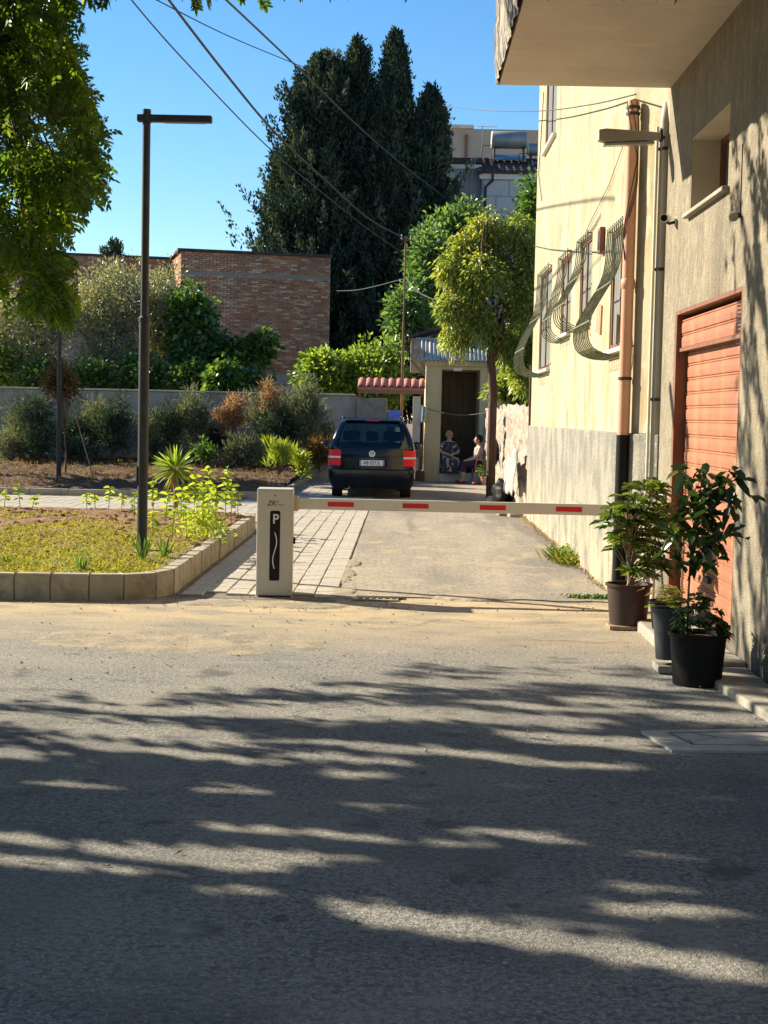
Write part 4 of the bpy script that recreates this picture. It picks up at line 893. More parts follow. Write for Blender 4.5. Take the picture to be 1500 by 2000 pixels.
solar(960, 1028, 256, 290, 63.2, 'large cylindrical grey solar water tank on the grey house roof')
solar(1031, 1100, 280, 304, 63.0, 'smaller dark solar tank partly hidden behind the yellow building')
an = thing('roof_antenna', 'thin television antenna standing on the far roof', 'antenna', (PY(941, 300, 64.0).x, 64.0, PY(941, 315, 64).z))
b = MB(); b.tube([(0, 0, -.6), (0, 0, PY(941, 246, 64).z - an.location.z)], .018, 5); b.build('mast', m_steel, an)
zt_ = PY(941, 247, 64).z - an.location.z
b = MB(); b.tube([(-.2, 0, zt_), (.6, 0, zt_ - .01)], .012, 5)
for k in range(6): b.tube([(-.15 + k * .14, -.14, zt_), (-.15 + k * .14, .14, zt_)], .006, 4)
b.build('boom', m_steel, an)
be = thing('beige_building', 'beige building with flat roof behind the grey house', 'building', (1.6, 75, 0))
xl, zt = rel(be, 830, 250, 75); b = MB(); b.box(xl, xl + 14, 0, 9, 0, zt); b.build('wall', m_beige, be)
b = MB(); b.box(xl - .1, rel(be, 925, 250, 75)[0], -.2, 9, zt, zt + .16); b.build('roof_slab', m_pale, be)
b = MB(); xx = rel(be, 911, 280, 75)[0]; b.tube([(xx, -.1, 0), (xx, -.1, zt - .3)], .07, 6); b.build('downpipe', m_rust, be)
# ================================================================== STONE WALL (right, behind yellow building)
sw = MB(); nx, nz = 90, 22; vs = []
for i in range(nx + 1):
    t = i / nx; y = 26.15 + 13.6 * t; x = 2.13 - .06 * t
    for j in range(nz + 1):
        z = -.05 + (2.0 + .12 * noise.noise(Vector((y * .8, 0, 3)))) * j / nz
        d = .035 * noise.cell(Vector((y * 3.2 + .4 * noise.noise(Vector((y, z * 3, 0))), z * 6.5, 1))) + .03 * noise.fractal(Vector((y * 5, z * 5, 2)), .8, 2, 4)
        vs.append((x - d, y, z))
m1_ = nz + 1
sw._add(vs, [(i * m1_ + j, (i + 1) * m1_ + j, (i + 1) * m1_ + j + 1, i * m1_ + j + 1) for i in range(nx) for j in range(nz)])
sw.box(2.14, 2.4, 26.16, 39.7, -.05, 1.9)
tag(sw.build('stone_wall', m_stone), 'rough pale rubble stone wall beyond the yellow building', 'wall')
rb = MB()
for _ in range(70):
    y = random.uniform(26.2, 31.5); x = 2.0 - abs(random.gauss(0, .13)); r = random.uniform(.03, .12)
    rb.ball((x, y, r * .4), (r, r * 1.2, r * .7), 6, 5)
rb = rb.build('rubble', m_stone); tag(rb, 'heap of broken stones at the foot of the stone wall', 'rubble', kind='stuff')
# tarpaulin over the stone wall
tp = MB(); vs = []; na, nb_ = 14, 14
for i in range(na + 1):
    for j in range(nb_ + 1):
        u, v = i / na, j / nb_; y = 26.5 + 1.9 * u; z = .45 + (.70 - .25 * u + .08 * math.sin(u * 9)) * v - .12 * (1 - v) * math.sin(u * 13 + 1)
        vs.append((1.97 - .07 * (1 - v) - .03 + .025 * math.sin(u * 19 + v * 2) * (1 - .5 * v) + .05 * noise.noise(Vector((y * 3, z * 3, 0))), y, z))
tp._add(vs, [(i * 15 + j, (i + 1) * 15 + j, (i + 1) * 15 + j + 1, i * 15 + j + 1) for i in range(na) for j in range(nb_)])
o = tp.build('tarpaulin', m_tarp, smooth=60); sm_ = o.modifiers.new('s', 'SOLIDIFY'); sm_.thickness = .008; tag(o, 'white tarpaulin draped against the stone wall', 'tarpaulin')
bgb = MB(); bgb.ball((1.90, 29.6, .22), (.17, .55, .26), 22, 16)
bo_ = bgb.build('rubbish_bag', m_blackp, smooth=60); tag(bo_, 'black rubbish bag slumped against the stone wall behind the trunk', 'bag')
for v_ in bo_.data.vertices: v_.co += Vector((v_.co.x - 1.90, v_.co.y - 29.6, v_.co.z - .22)) * (.45 * noise.noise(v_.co * 4.5) + .2 * noise.noise(v_.co * 11))
o = MB(); o.ball((1.98, 33.5, .95), (.10, .3, .3), 12, 10); tag(o.build('hanging_basin', m_greyp, smooth=80), 'dark round basin hung on the stone wall behind the brown trunk', 'basin')
# ================================================================== CAR
m_paint = mat('black_car_paint', (.006, .008, .014), [((.012, .013, .016), 3, U, .45, .65, .6)], rough=.14, spec=.4, coat=.25)
m_tyre = mat('tyre_rubber', (.018, .018, .019), [((.035, .033, .03), 12, U, .5, .7, .6)], rough=.85)
m_seat = mat('dark_seat_fabric', (.02, .022, .03), [((.03, .03, .035), 8, U, .5, .7, .5)], rough=.9)
m_tail = mat('red_tail_lamp', (.80, .018, .018), [((.9, .04, .03), 14, U, .5, .7, .5)], rough=.45, spec=.2)
m_lampw = mat('clear_lamp', (.75, .72, .7), [((.6, .6, .6), 20, U, .5, .7, .5)], rough=.2)
m_chrome = mat('chrome', (.75, .76, .78), [((.6, .6, .62), 9, U, .5, .7, .3)], rough=.2, metal=.9)
m_plate = mat('plate_white', (.78, .79, .80), [((.7, .71, .72), 9, U, .5, .7, .3)], rough=.45)
m_pblue = mat('plate_blue', (.10, .2, .42), [((.12, .22, .45), 9, U, .5, .7, .3)], rough=.45)
m_glass = glass_mat('tinted_car_glass', (.16, .30, .32), .07)
m_glassf = glass_mat('clear_car_glass', (.75, .88, .85), .06)
cr = PY(726, 930, 31.15)
car = thing('parked_car', 'black people carrier parked with its tail toward the barrier', 'car', (cr.x, 31.15, 0), rad(1.6))
ZL = [(.20, .80, .12, 4.2, .15), (.30, .86, .03, 4.35, .17), (.44, .885, .0, 4.39, .19), (.585, .895, .0, 4.38, .19), (.605, .893, .045, 4.37, .19), (.67, .895, .05, 4.35, .26), (.82, .895, .058, 4.3, .26), (.855, .894, .06, 4.28, .26),
      (.99, .885, .08, 4.0, .25), (1.03, .875, .095, 3.75, .15), (1.08, .862, .115, 3.6, .14), (1.22, .82, .18, 3.4, .13), (1.36, .765, .25, 3.15, .12), (1.50, .70, .32, 2.88, .12), (1.56, .665, .37, 2.75, .13), (1.61, .61, .45, 2.6, .16), (1.64, .52, .62, 2.35, .2), (1.65, .35, .85, 2.1, .2)]
def ring(z, w_, r, f, R):
    P = []; nr, nc, ns = 12, 5, 30
    R = min(R, w_ * .9)
    for i in range(nr): P.append((-w_ + R + 2 * (w_ - R) * i / nr, r))
    for i in range(nc): a = rad(-90 + 90 * i / nc); P.append((w_ - R + R * math.cos(a), r + R + R * math.sin(a)))
    for i in range(ns): P.append((w_, r + R + (f - r - 2 * R) * i / ns))
    for i in range(nc): a = rad(90 * i / nc); P.append((w_ - R + R * math.cos(a), f - R + R * math.sin(a)))
    for i in range(nr): P.append((w_ - R - 2 * (w_ - R) * i / nr, f))
    for i in range(nc): a = rad(90 + 90 * i / nc); P.append((-w_ + R + R * math.cos(a), f - R + R * math.sin(a)))
    for i in range(ns): P.append((-w_, f - R - (f - r - 2 * R) * i / ns))
    for i in range(nc): a = rad(180 + 90 * i / nc); P.append((-w_ + R + R * math.cos(a), r + R + R * math.sin(a)))
    crown = []
    for x, y in P:      # slight barrel to the tail and nose
        yy = y + (.05 * (x / w_) ** 2 if y < (r + f) / 2 else -.10 * (x / w_) ** 2) * (1 if abs(y - (r + f) / 2) > (f - r) * .3 else 0)
        crown.append((x, yy, z))
    return crown
rings = [ring(*q) for q in ZL]; NR = len(rings[0]); cats = {}
def cat_of(i, k):
    z0, z1 = ZL[i][0], ZL[i + 1][0]
    rear = k < 12; cR = 12 <= k < 17; sR = 17 <= k < 47; fr_ = 52 <= k < 64; sL = 69 <= k < 99; cL = k >= 99
    if rear and z0 >= 1.03 and z1 <= 1.56: return 'rear_window'
    if z0 >= 1.08 and z1 <= 1.5:
        if rear: return 'rear_window'
        if fr_: return 'windscreen'
        for s0, on in ((17, sR), (69, sL)):
            if on:
                q = k - s0 if s0 == 17 else 29 - (k - 69)
                if 1 <= q < 8 or 9 <= q < 17 or 18 <= q < 27: return 'side_window'
    if .66 <= z0 and z1 <= .99 and (cR or cL):
        side = 'R' if cR else 'L'
        return ('tailw' if .8 < z0 < .84 else 'tail') + side
    return 'body'
allv = [p for r_ in rings for p in r_]
for i in range(len(rings) - 1):
    for k in range(NR):
        k2 = (k + 1) % NR; cats.setdefault(cat_of(i, k), []).append((i * NR + k, i * NR + k2, (i + 1) * NR + k2, (i + 1) * NR + k))
def cat_mesh(faces, name, m, parent, off=0, sm=50):
    used = sorted({i for f in faces for i in f}); mp = {u: n for n, u in enumerate(used)}
    b = MB(); vs = []
    for u in used:
        p = Vector(allv[u]); c = Vector((0, 2.2, p.z)); d = (p - c); d.z = 0
        vs.append(p + d.normalized() * off)
    b._add(vs, [tuple(mp[i] for i in f) for f in faces]); return b.build(name, m, parent, smooth=sm)
bodyf = cats['body'] + [tuple((len(rings) - 1) * NR + k for k in range(NR))]
body = cat_mesh(bodyf, 'body', m_paint, car, sm=35)
cat_mesh(cats['rear_window'], 'rear_window', m_glass, car); cat_mesh(cats['windscreen'], 'windscreen', m_glassf, car); cat_mesh(cats['side_window'], 'side_window', m_glass, car)
for s in 'LR':
    t_ = cat_mesh(cats['tail' + s], 'tail_light', m_tail, car, .006); cat_mesh(cats['tailw' + s], 'clear_strip', m_lampw, t_, .008)
b = MB(); b.box(-.78, .78, .3, 4.1, .19, .28); b.build('underbody', m_blackp, car)
b = MB(); b.box(-.80, .80, .55, 3.4, .30, .62); b.build('cabin_floor', m_seat, car)
for y, xs in ((1.15, (-.48, 0, .48)), (2.1, (-.38, .38))):
    for x in xs:
        b = MB(); b.box(x - .20, x + .20, y, y + .16, .55, 1.13); b.box(x - .20, x + .20, y, y + .5, .45, .62); s_ = b.build('seat', m_seat, car, bevel=.05)
        b = MB(); b.box(x - .13, x + .13, y + .02, y + .12, 1.16, 1.36); b.build('headrest', m_seat, s_, bevel=.04)
# bumper line, tailgate shut lines, wiper, spoiler, plate, badge
b = MB(); b.box(-.60, .60, -.012, .02, .40, .43); b.build('bumper_groove', m_blackp, car)
b = MB(); b.box(-.30, .30, .052, .060, .655, .80); b.build('plate_recess', m_blackp, car)
pl = MB(); pl.box(-.26, .26, .040, .050, .672, .785); plate_o = pl.build('number_plate', m_plate, car, bevel=.003)
b = MB(); b.box(-.26, -.226, .0385, .0398, .674, .783); b.box(.226, .26, .0385, .0398, .674, .783); b.build('blue_band', m_pblue, plate_o)
text_mesh('AB 557 JL', .098, m_ink, 'plate_number', plate_o, Matrix.Translation((0, .038, .728)) @ FX @ Matrix.Diagonal((.88, 1, 1, 1)), bold=.001)
em = MB(); rz_ = .915
def ringp(b, r0, r1, y0, y1, cz, n=28):
    vs = [(r * math.cos(2 * math.pi * k / n), y, cz + r * math.sin(2 * math.pi * k / n)) for (r, y) in ((r0, y0), (r1, y0), (r1, y1)) for k in range(n)]
    b._add(vs, [(i * n + k, i * n + (k + 1) % n, (i + 1) * n + (k + 1) % n, (i + 1) * n + k) for i in range(2) for k in range(n)])
ringp(em, .050, .062, .052, .07, rz_)
def bar(b, x0, z0, x1, z1, wd_, y=.0525):
    d = Vector((x1 - x0, z1 - z0)).normalized(); n = Vector((-d.y, d.x)) * wd_ / 2
    b.quad((x0 + n.x, y, z0 + n.y), (x1 + n.x, y, z1 + n.y), (x1 - n.x, y, z1 - n.y), (x0 - n.x, y, z0 - n.y))
for a in ((-.021, .044, 0, .006), (.021, .044, 0, .006), (-.045, .02, -.021, -.042), (-.021, -.042, 0, -.002), (0, -.002, .021, -.042), (.021, -.042, .045, .02)):
    bar(em, a[0], rz_ + a[1], a[2], rz_ + a[3], .011)
em.build('round_badge', m_chrome, car)
b = MB(); b.tube([(0, .05, 1.06), (-.02, .115, 1.10), (-.42, .14, 1.14)], .009, 5); b.build('wiper', m_blackp, car)
b = MB(); b.box(-.56, .56, .35, .50, 1.575, 1.592); b.build('spoiler', m_paint, car, bevel=.01)
b = MB(); b.box(-.13, .13, .345, .352, 1.577, 1.590); b.build('high_brake_light', m_tail, car)
for s in (-1, 1):
    b = MB(); b.tube([(s * .60, .62, 1.62), (s * .62, .7, 1.675), (s * .62, 2.2, 1.675), (s * .60, 2.35, 1.62)], .016, 8); b.build('roof_rail', m_black, car)
    b = MB(); b.ball((s * 1.0, 3.02, 1.04), (.125, .075, .09), 12, 8); mo = b.build('wing_mirror', m_paint, car, smooth=80)
    b = MB(); b.box(s * .985 - .08, s * .985 + .08, 2.955, 2.965, .985, 1.085); b.build('mirror_glass', m_pane, mo)
    b = MB(); b.tube([(s * .84, 3.02, .99), (s * .92, 3.02, 1.0)], .03, 6); b.build('mirror_arm', m_paint, mo)
    pass
    for y in (.78, 3.45):
        b = MB(); xo = s * .70; b.tube([(xo - s * .10, y, .315), (xo - s * .09, y, .315), (xo + s * .105, y, .315), (xo + s * .115, y, .315)], [.28, .315, .315, .28], 26); wh = b.build('wheel', m_tyre, car, smooth=40)
        b = MB(); b.tube([(xo + s * .112, y, .315), (xo + s * .120, y, .315)], [.20, .17], 18); b.build('rim', m_chrome, wh)
b = MB(); b.tube([(-.45, .08, .22), (-.45, .35, .24)], .028, 8); b.build('exhaust_pipe', m_rust, car)
# ================================================================== PEOPLE
def skin_mesh(name, J, E_, material, parent, sub=2):
    keys = list(J); me = bpy.data.meshes.new(name)
    me.from_pydata([J[k][0] for k in keys], [(keys.index(a), keys.index(b)) for a, b in E_], []); me.update()
    o = bpy.data.objects.new('tmp', me); COL.objects.link(o)
    sk = o.modifiers.new('skin', 'SKIN'); sk.use_smooth_shade = True; sk.branch_smoothing = .4
    for i, k in enumerate(keys):
        r = J[k][1]; me.skin_vertices[0].data[i].radius = (r, r) if not isinstance(r, tuple) else r
        me.skin_vertices[0].data[i].use_root = (i == 0)
    s_ = o.modifiers.new('sub', 'SUBSURF'); s_.levels = sub; s_.render_levels = sub
    bpy.context.view_layer.update()
    m2 = bpy.data.meshes.new_from_object(o.evaluated_get(bpy.context.evaluated_depsgraph_get())); bpy.data.objects.remove(o)
    m2.name = name; m2.materials.clear(); m2.materials.append(material); m2.polygons.foreach_set('use_smooth', [True] * len(m2.polygons))
    q = bpy.data.objects.new(name, m2); COL.objects.link(q); q.parent = parent; return q
m_skin = mat('skin', (.62, .37, .26), [((.55, .30, .20), 9, U, .45, .65, .5)], rough=.55)
m_hairb = mat('blonde_hair', (.50, .34, .20), [((.36, .22, .12), 40, (1, 1, .2), .45, .65, .7)], rough=.7, bumps=[(90, (1, 1, .2), .5, .005)])
m_hairk = mat('black_hair', (.016, .013, .012), [((.03, .025, .02), 40, (1, 1, .2), .5, .7, .7)], rough=.6, bumps=[(90, (1, 1, .3), .5, .005)])
m_floral = mat('floral_dress', (.055, .050, .060), [((.10, .07, .08), 4, U, .48, .6, .7), ((.62, .60, .55), 8, U, .57, .60, .95), ((.20, .26, .12), 9, (1.3, 1, 1), .60, .64, .8)], rough=.9)
m_greytop = mat('grey_top', (.36, .34, .36), [((.3, .28, .3), 9, U, .45, .65, .5)], rough=.9)
m_shorts = mat('dark_skirt', (.03, .025, .05), [((.05, .04, .07), 9, U, .45, .65, .5)], rough=.9)
m_shoe = mat('dark_red_shoe', (.22, .03, .03), [((.15, .02, .02), 9, U, .45, .65, .5)], rough=.6)
def hand(parent, c, d, s, side):
    """palm plus five curled fingers; d = pointing direction"""
    c = Vector(c); d = Vector(d).normalized(); sd = d.cross(Vector((0, 0, 1))).normalized() * side; dn = Vector((0, 0, -1))
    b = MB(); b.tube([c, c + d * .035 * s, c + d * .08 * s], [.022 * s, .034 * s, .032 * s], 8)
    for i in range(4):
        o = sd * (-.027 + .018 * i) * s; L = (.055, .066, .062, .048)[i] * s
        p0 = c + d * .07 * s + o; b.tube([p0, p0 + d * L * .5 + dn * .006, p0 + d * L * .85 + dn * .022, p0 + d * L * .9 + dn * .038], [.0095 * s, .009 * s, .008 * s, .006 * s], 6)
    p0 = c + d * .025 * s + sd * .03 * s; b.tube([p0, p0 + sd * .022 * s + d * .025 * s, p0 + sd * .018 * s + d * .052 * s], [.012 * s, .010 * s, .007 * s], 6)
    b.build('hand', m_skin, parent, smooth=70)
def seated(name, label, loc, rz, hair, seat, arms, look=0.0, glasses=False):
    t = thing(name, label, 'person', loc, rz)
    s = seat
    J = {'pel': ((0, 0, s + .08), (.135, .11)), 'bel': ((0, -.01, s + .22), (.125, .11)), 'che': ((0, -.03, s + .40), (.14, .11)), 'nb': ((0, -.035, s + .51), (.075, .07)),
         'nk': ((0, -.045, s + .57), .052), 'hd0': ((0, -.055, s + .62), (.062, .068)), 'hd1': ((0, -.06, s + .69), (.078, .088)), 'hd2': ((0, -.05, s + .76), (.062, .07))}
    E_ = [('pel', 'bel'), ('bel', 'che'), ('che', 'nb'), ('nb', 'nk'), ('nk', 'hd0'), ('hd0', 'hd1'), ('hd1', 'hd2')]
    for k, sg in (('r', -1), ('l', 1)):
        el, wr = arms[k]
        J['sh' + k] = ((sg * .17, -.03, s + .48), .055); J['el' + k] = (el, .042); J['wr' + k] = (wr, .027)
        J['hp' + k] = ((sg * .09, -.03, s + .06), .095); J['kn' + k] = ((sg * .12, -.44, s + .06), .062); J['cf' + k] = ((sg * .12, -.45, s * .6), .055); J['an' + k] = ((sg * .12, -.43, .08), .036); J['to' + k] = ((sg * .13, -.57, .035), .032)
        E_ += [('nb', 'sh' + k), ('sh' + k, 'el' + k), ('el' + k, 'wr' + k), ('pel', 'hp' + k), ('hp' + k, 'kn' + k), ('kn' + k, 'cf' + k), ('cf' + k, 'an' + k), ('an' + k, 'to' + k)]
    b = skin_mesh('body', J, E_, m_skin, t)
    for k, sg in (('r', -1), ('l', 1)):
        el, wr = Vector(arms[k][0]), Vector(arms[k][1]); hand(t, wr, wr - el, 1.05, sg)
        b = MB(); b.ball((sg * .12, -.51, .035), (.048, .12, .042), 10, 7); b.build('shoe', m_shoe, t, smooth=80)
    hz_ = s + .69; hy = -.06
    b = MB(); b.ball((0, hy + .018, hz_ + .025), (.098, .105, .112), 16, 12)
    b.v = [v for v in b.v]; ho = b.build('hair', hair, t, smooth=80)
    for i, v in enumerate(ho.data.vertices):
        p = v.co
        if p.y < hy - .03 and p.z < hz_ + .06: p.y = hy - .03 + .0 * p.z                    # hairline leaves the face free
        n_ = noise.noise(Vector((p.x * 25, p.y * 25, p.z * 25))) * .012; p += (p - Vector((0, hy, hz_))).normalized() * n_
    b = MB(); b.ball((0, hy - .045, hz_ - .012), (.066, .052, .088), 14, 10); b.ball((0, hy - .10, hz_ - .012), (.012, .018, .02), 8, 6); b.build('face', m_skin, t, smooth=80)
    for sg in (-1, 1):
        b = MB(); b.ball((sg * .027, hy - .090, hz_ + .012), (.011, .008, .006), 8, 6); b.build('eye', m_hairk, t)
        b = MB(); b.ball((sg * .083, hy - .0, hz_ - .01), (.012, .02, .032), 8, 6); b.build('ear', m_skin, t, smooth=80)
    b = MB(); b.ball((0, hy - .092, hz_ - .052), (.024, .008, .006), 8, 6); b.build('mouth', m_shoe, t)
    if glasses:
        b = MB()
        for sg in (-1, 1): ringp(b, .020, .026, hy - .104, hy - .098, hz_ + .012, 14); o = len(b.v); b.v[o - 42:] = [(x + sg * .032, y, z) for x, y, z in b.v[o - 42:]]
        b.box(-.01, .01, hy - .104, hy - .100, hz_ + .010, hz_ + .016); b.build('glasses', m_black, t)
    return t
def dress_loft(secs, name, m, parent, n=22):
    """secs: list of (centre, rx, ry) rings"""
    b = MB(); vs = []
    for c, rx, ry, z in secs:
        for k in range(n):
            a = 2 * math.pi * k / n; f = 1 + .03 * math.sin(a * 7 + z * 9)
            vs.append((c[0] + rx * f * math.cos(a), c[1] + ry * f * math.sin(a), z))
    b._add(vs, [(i * n + k, i * n + (k + 1) % n, (i + 1) * n + (k + 1) % n, (i + 1) * n + k) for i in range(len(secs) - 1) for k in range(n)] + [tuple((len(secs) - 1) * n + k for k in range(n))])
    return b.build(name, m, parent, smooth=80)
p = PY(875, 930, 40.35)
st_ = .30
w1 = seated('person', 'fair-haired woman in glasses and a long dark floral dress sitting in the doorway', (p.x, 40.42, .22), rad(14), m_hairb, st_,
            {'r': ((-.25, -.12, st_ + .26), (-.06, -.32, st_ + .19)), 'l': ((.25, -.12, st_ + .26), (.04, -.33, st_ + .21))}, glasses=True)
dress_loft([((0, -.22), .29, .34, .03), ((0, -.21), .28, .33, .15), ((0, -.20), .26, .33, st_ + .02), ((0, -.17), .24, .31, st_ + .10), ((0, -.10), .20, .22, st_ + .15), ((0, -.02), .175, .15, st_ + .22), ((0, -.02), .185, .15, st_ + .36), ((0, -.03), .195, .13, st_ + .46), ((0, -.04), .11, .09, st_ + .53)], 'dress', m_floral, w1)
for sg in (-1, 1):
    b = MB(); b.tube([(sg * .13, -.03, st_ + .49), (sg * .20, -.06, st_ + .42), (sg * .235, -.10, st_ + .32)], [.07, .075, .072], 10); b.build('sleeve', m_floral, w1, smooth=70)
stl = thing('stool', 'low wooden stool hidden under the seated woman in the floral dress', 'stool', (p.x + .0, 40.50, .22))
b = MB(); b.box(-.17, .17, -.12, .2, .24, .28); b.build('seat', m_wood, stl)
for sx in (-.14, .14):
    for sy in (-.09, .17): b = MB(); b.box(sx - .02, sx + .02, sy - .02, sy + .02, 0, .24); b.build('leg', m_wood, stl)
p = PY(938, 940, 39.35)
st2 = .42
w2 = seated('person', 'dark-haired woman in sleeveless grey top sitting sideways on the pink plastic chair', (p.x - .02, 39.3, .012), rad(-82), m_hairk, st2,
            {'r': ((-.23, -.12, st2 + .24), (-.13, -.33, st2 + .16)), 'l': ((.22, -.14, st2 + .24), (.10, -.36, st2 + .16))})
dress_loft([((0, -.0), .19, .15, st2 - .0), ((0, -.0), .18, .15, st2 + .12), ((0, -.01), .165, .14, st2 + .24), ((0, -.02), .175, .14, st2 + .38), ((0, -.03), .15, .12, st2 + .48), ((0, -.04), .09, .08, st2 + .52)], 'top', m_greytop, w2)
b = MB()
for sg in (-1, 1): b.tube([(sg * .09, .02, st2 + .07), (sg * .11, -.2, st2 + .07), (sg * .125, -.46, st2 + .05), (sg * .125, -.49, st2 - .12)], [.125, .115, .095, .085], 12)
b.build('skirt', m_shorts, w2, smooth=70)
ch = thing('plastic_chair', 'faded pink plastic armchair under the dark-haired woman', 'chair', (p.x + .04, 39.3, .012), rad(-82))
m_pink = mat('faded_pink_plastic', (.72, .34, .27), [((.62, .25, .20), 6, U, .45, .65, .6)], rough=.5)
b = MB(); b.box(-.22, .22, -.22, .22, .385, .41); b.build('seat', m_pink, ch, bevel=.01)
for i in range(5): b = MB(); b.box(-.19 + i * .082, -.19 + i * .082 + .055, .20, .225, .41, .80, Matrix.Rotation(rad(-6), 4, 'X')); b.build('back_slat', m_pink, ch)
b = MB(); b.box(-.22, .22, .285, .315, .79, .84); b.build('top_rail', m_pink, ch, bevel=.01)
for sx in (-1, 1):
    for sy in (-1, 1): b = MB(); b.tube([(sx * .235, sy * .23, 0), (sx * .215, sy * .20, .39)], [.022, .026], 8); b.build('leg', m_pink, ch)
    b = MB(); b.tube([(sx * .24, -.22, .39), (sx * .25, -.20, .61), (sx * .25, .2, .63), (sx * .22, .27, .66)], .02, 8); b.build('armrest', m_pink, ch)
# clothes line, cloth, stick, shoes, flower pot by the chair
cl = MB(); a = PY(832, 797, 40.05); c = PY(955, 805, 39.0); pts = [Vector(a).lerp(Vector(c), t) - Vector((0, 0, .12 * 4 * t * (1 - t))) for t in np.linspace(0, 1, 14)]
cl.tube(pts, .011, 6); tag(cl.build('clothes_line', m_cablel), 'pale washing line strung across the gatehouse doorway', 'washing line')
ct = MB(); vs = []
for i in range(9):
    for j in range(9):
        vs.append((a.x - .13 + .16 * i / 8 * (1 - .3 * j / 8) , 39.98 + .05 * math.sin(i * 1.9), a.z + .08 - .42 * j / 8 - .05 * abs(math.sin(i))))
ct._add(vs, [(i * 9 + j, (i + 1) * 9 + j, (i + 1) * 9 + j + 1, i * 9 + j + 1) for i in range(8) for j in range(8)])
o = ct.build('hanging_cloth', m_cloth, smooth=80); sm2 = o.modifiers.new('s', 'SOLIDIFY'); sm2.thickness = .006; tag(o, 'small pale cloth hanging on the washing line beside the gatehouse pillar', 'cloth')
p = PY(943, 950, 38.6)
fp = thing('flower_pot', 'small terracotta flower pot with yellowish plant beside the pink chair', 'potted plant', (p.x + .03, 38.5, .012))
b = MB(); b.lathe([(0, 0), (.07, 0), (.10, .18), (.112, .18), (.112, .21), (.09, .21), (.085, .17), (0, .17)], 18); b.build('pot', m_redpipe, fp, smooth=40)
P, D, v = blob_leaves(rng.normal(size=(22, 3)) * [.07, .07, .12] + [0, 0, .42], 9, .08); leaves('foliage', P, D, .09, .03, l_lime, fp, v=v)
b = MB(); b.tube([(0, 0, .15), (.01, 0, .5)], .008, 5); b.build('stem', m_bark, fp)
b = MB(); b.ball((p.x - .22, 38.4, .05), (.07, .10, .04), 10, 6); tag(b.build('red_slipper', m_shoe, smooth=80), 'dark red slipper left on the ground in front of the pink chair', 'shoe')
# ================================================================== PLANT HELPERS
def stems(parent, name, m, lst, n=6):
    b = MB()
    for pts, r in lst: b.tube(pts, r, n)
    return b.build(name, m, parent, smooth=70)
def box_ell(px0, px1, py0, py1, Y):
    a = PY((px0 + px1) / 2, (py0 + py1) / 2, Y); return a, (px1 - px0) / 2 * Y / F, (py1 - py0) / 2 * Y / F
def tree(name, label, cat, px, Y, gz, lobes, mats, ncl, per, L, W, rcl, trunk_r=.12, group=None, up=.2, droop=.15, bark=None, trunk=True):
    """lobes: [(px0,px1,py0,py1,dY)] boxes of the crown in the photograph, set at depth Y+dY"""
    base = PY(px, 815, Y); t = thing(name, label, cat, (base.x, Y, gz), 0, group)
    P, D, V, CC = [], [], [], []
    tot = sum((l[1] - l[0]) * (l[3] - l[2]) for l in lobes)
    for l in lobes:
        c, rx, rz = box_ell(*l[:4], Y + l[4]); n = max(4, int(ncl * (l[1] - l[0]) * (l[3] - l[2]) / tot))
        C, _ = ell(n, c, (rx * .93, max(.5 * (rx + rz), .3) * .8, rz * .93), .25); C = np.array(c) + (C - np.array(c)) * rng.uniform(.75, 1.18, (len(C), 1)); CC.append((c, C))
        p, d, v = blob_leaves(C, per, rcl, up); P.append(p); D.append(d); V.append(v)
    P = np.concatenate(P) - np.array(t.location); D = np.concatenate(D); V = np.concatenate(V)
    if 'yellow' in name: kk = rng.random(len(P)) > .22; P, D, V = P[kk], D[kk], V[kk]
    leaves('crown' if cat == 'tree' else 'foliage', P, D, L * rng.uniform(.7, 1.2, len(P)), W, mats, t, droop=droop, v=V)
    if trunk:
        lst = []; fork = Vector((0, 0, 0)); 
        c0 = Vector(CC[0][0]) - t.location
        zf = max(.15, min(c0.z * .5, c0.z - .2)); fk = Vector((c0.x * .3, c0.y * .3, zf))
        lst.append(([Vector((0, 0, -.1)), fk * .5 + Vector((.03, 0, 0)), fk], [trunk_r * 1.2, trunk_r, trunk_r * .8]))
        for c, C in CC:
            for q in C[:: max(1, len(C) // 7)][:8]:
                q = Vector(q) - t.location; mid = fk.lerp(q, .5) + Vector((random.uniform(-.1, .1), random.uniform(-.1, .1), .08 * q.z * .3)); lst.append(([fk, mid, q], [trunk_r * .5, trunk_r * .3, trunk_r * .08]))
        stems(t, 'trunk' if cat == 'tree' else 'stem', bark or m_bark, lst)
    return t
# ---- background trees
OG = 'silver-leaved olive trees behind the garden wall'
tree('olive_tree', 'tall silvery olive tree behind the wall, between the two street lamps', 'tree', 205, 43.5, 0, [(120, 330, 510, 700, 0), (150, 300, 620, 790, -.4)], l_olive, 420, 46, .14, .035, .42, .14, OG, up=.5)
tree('olive_tree', 'broad silvery olive tree behind the wall at the left edge of the photo', 'tree', 40, 43.0, 0, [(-90, 120, 560, 780, 0), (20, 170, 540, 700, .8)], l_olive, 380, 46, .14, .035, .42, .14, OG, up=.5)
tree('olive_tree', 'rounded olive tree behind the wall just right of the near street lamp', 'tree', 310, 44.5, 0, [(255, 372, 520, 650, 0), (250, 370, 600, 780, 0)], l_olive, 200, 46, .14, .035, .42, .12, OG, up=.5)
tree('fig_tree', 'dark green fig tree spilling over the wall in front of the brick building', 'tree', 420, 43, 0, [(320, 420, 560, 700, .3), (330, 470, 640, 770, 0), (430, 520, 650, 770, 0), (400, 465, 700, 800, -2.2), (490, 540, 650, 700, 0)], l_fig, 330, 34, .20, .15, .34, .13, droop=.3)
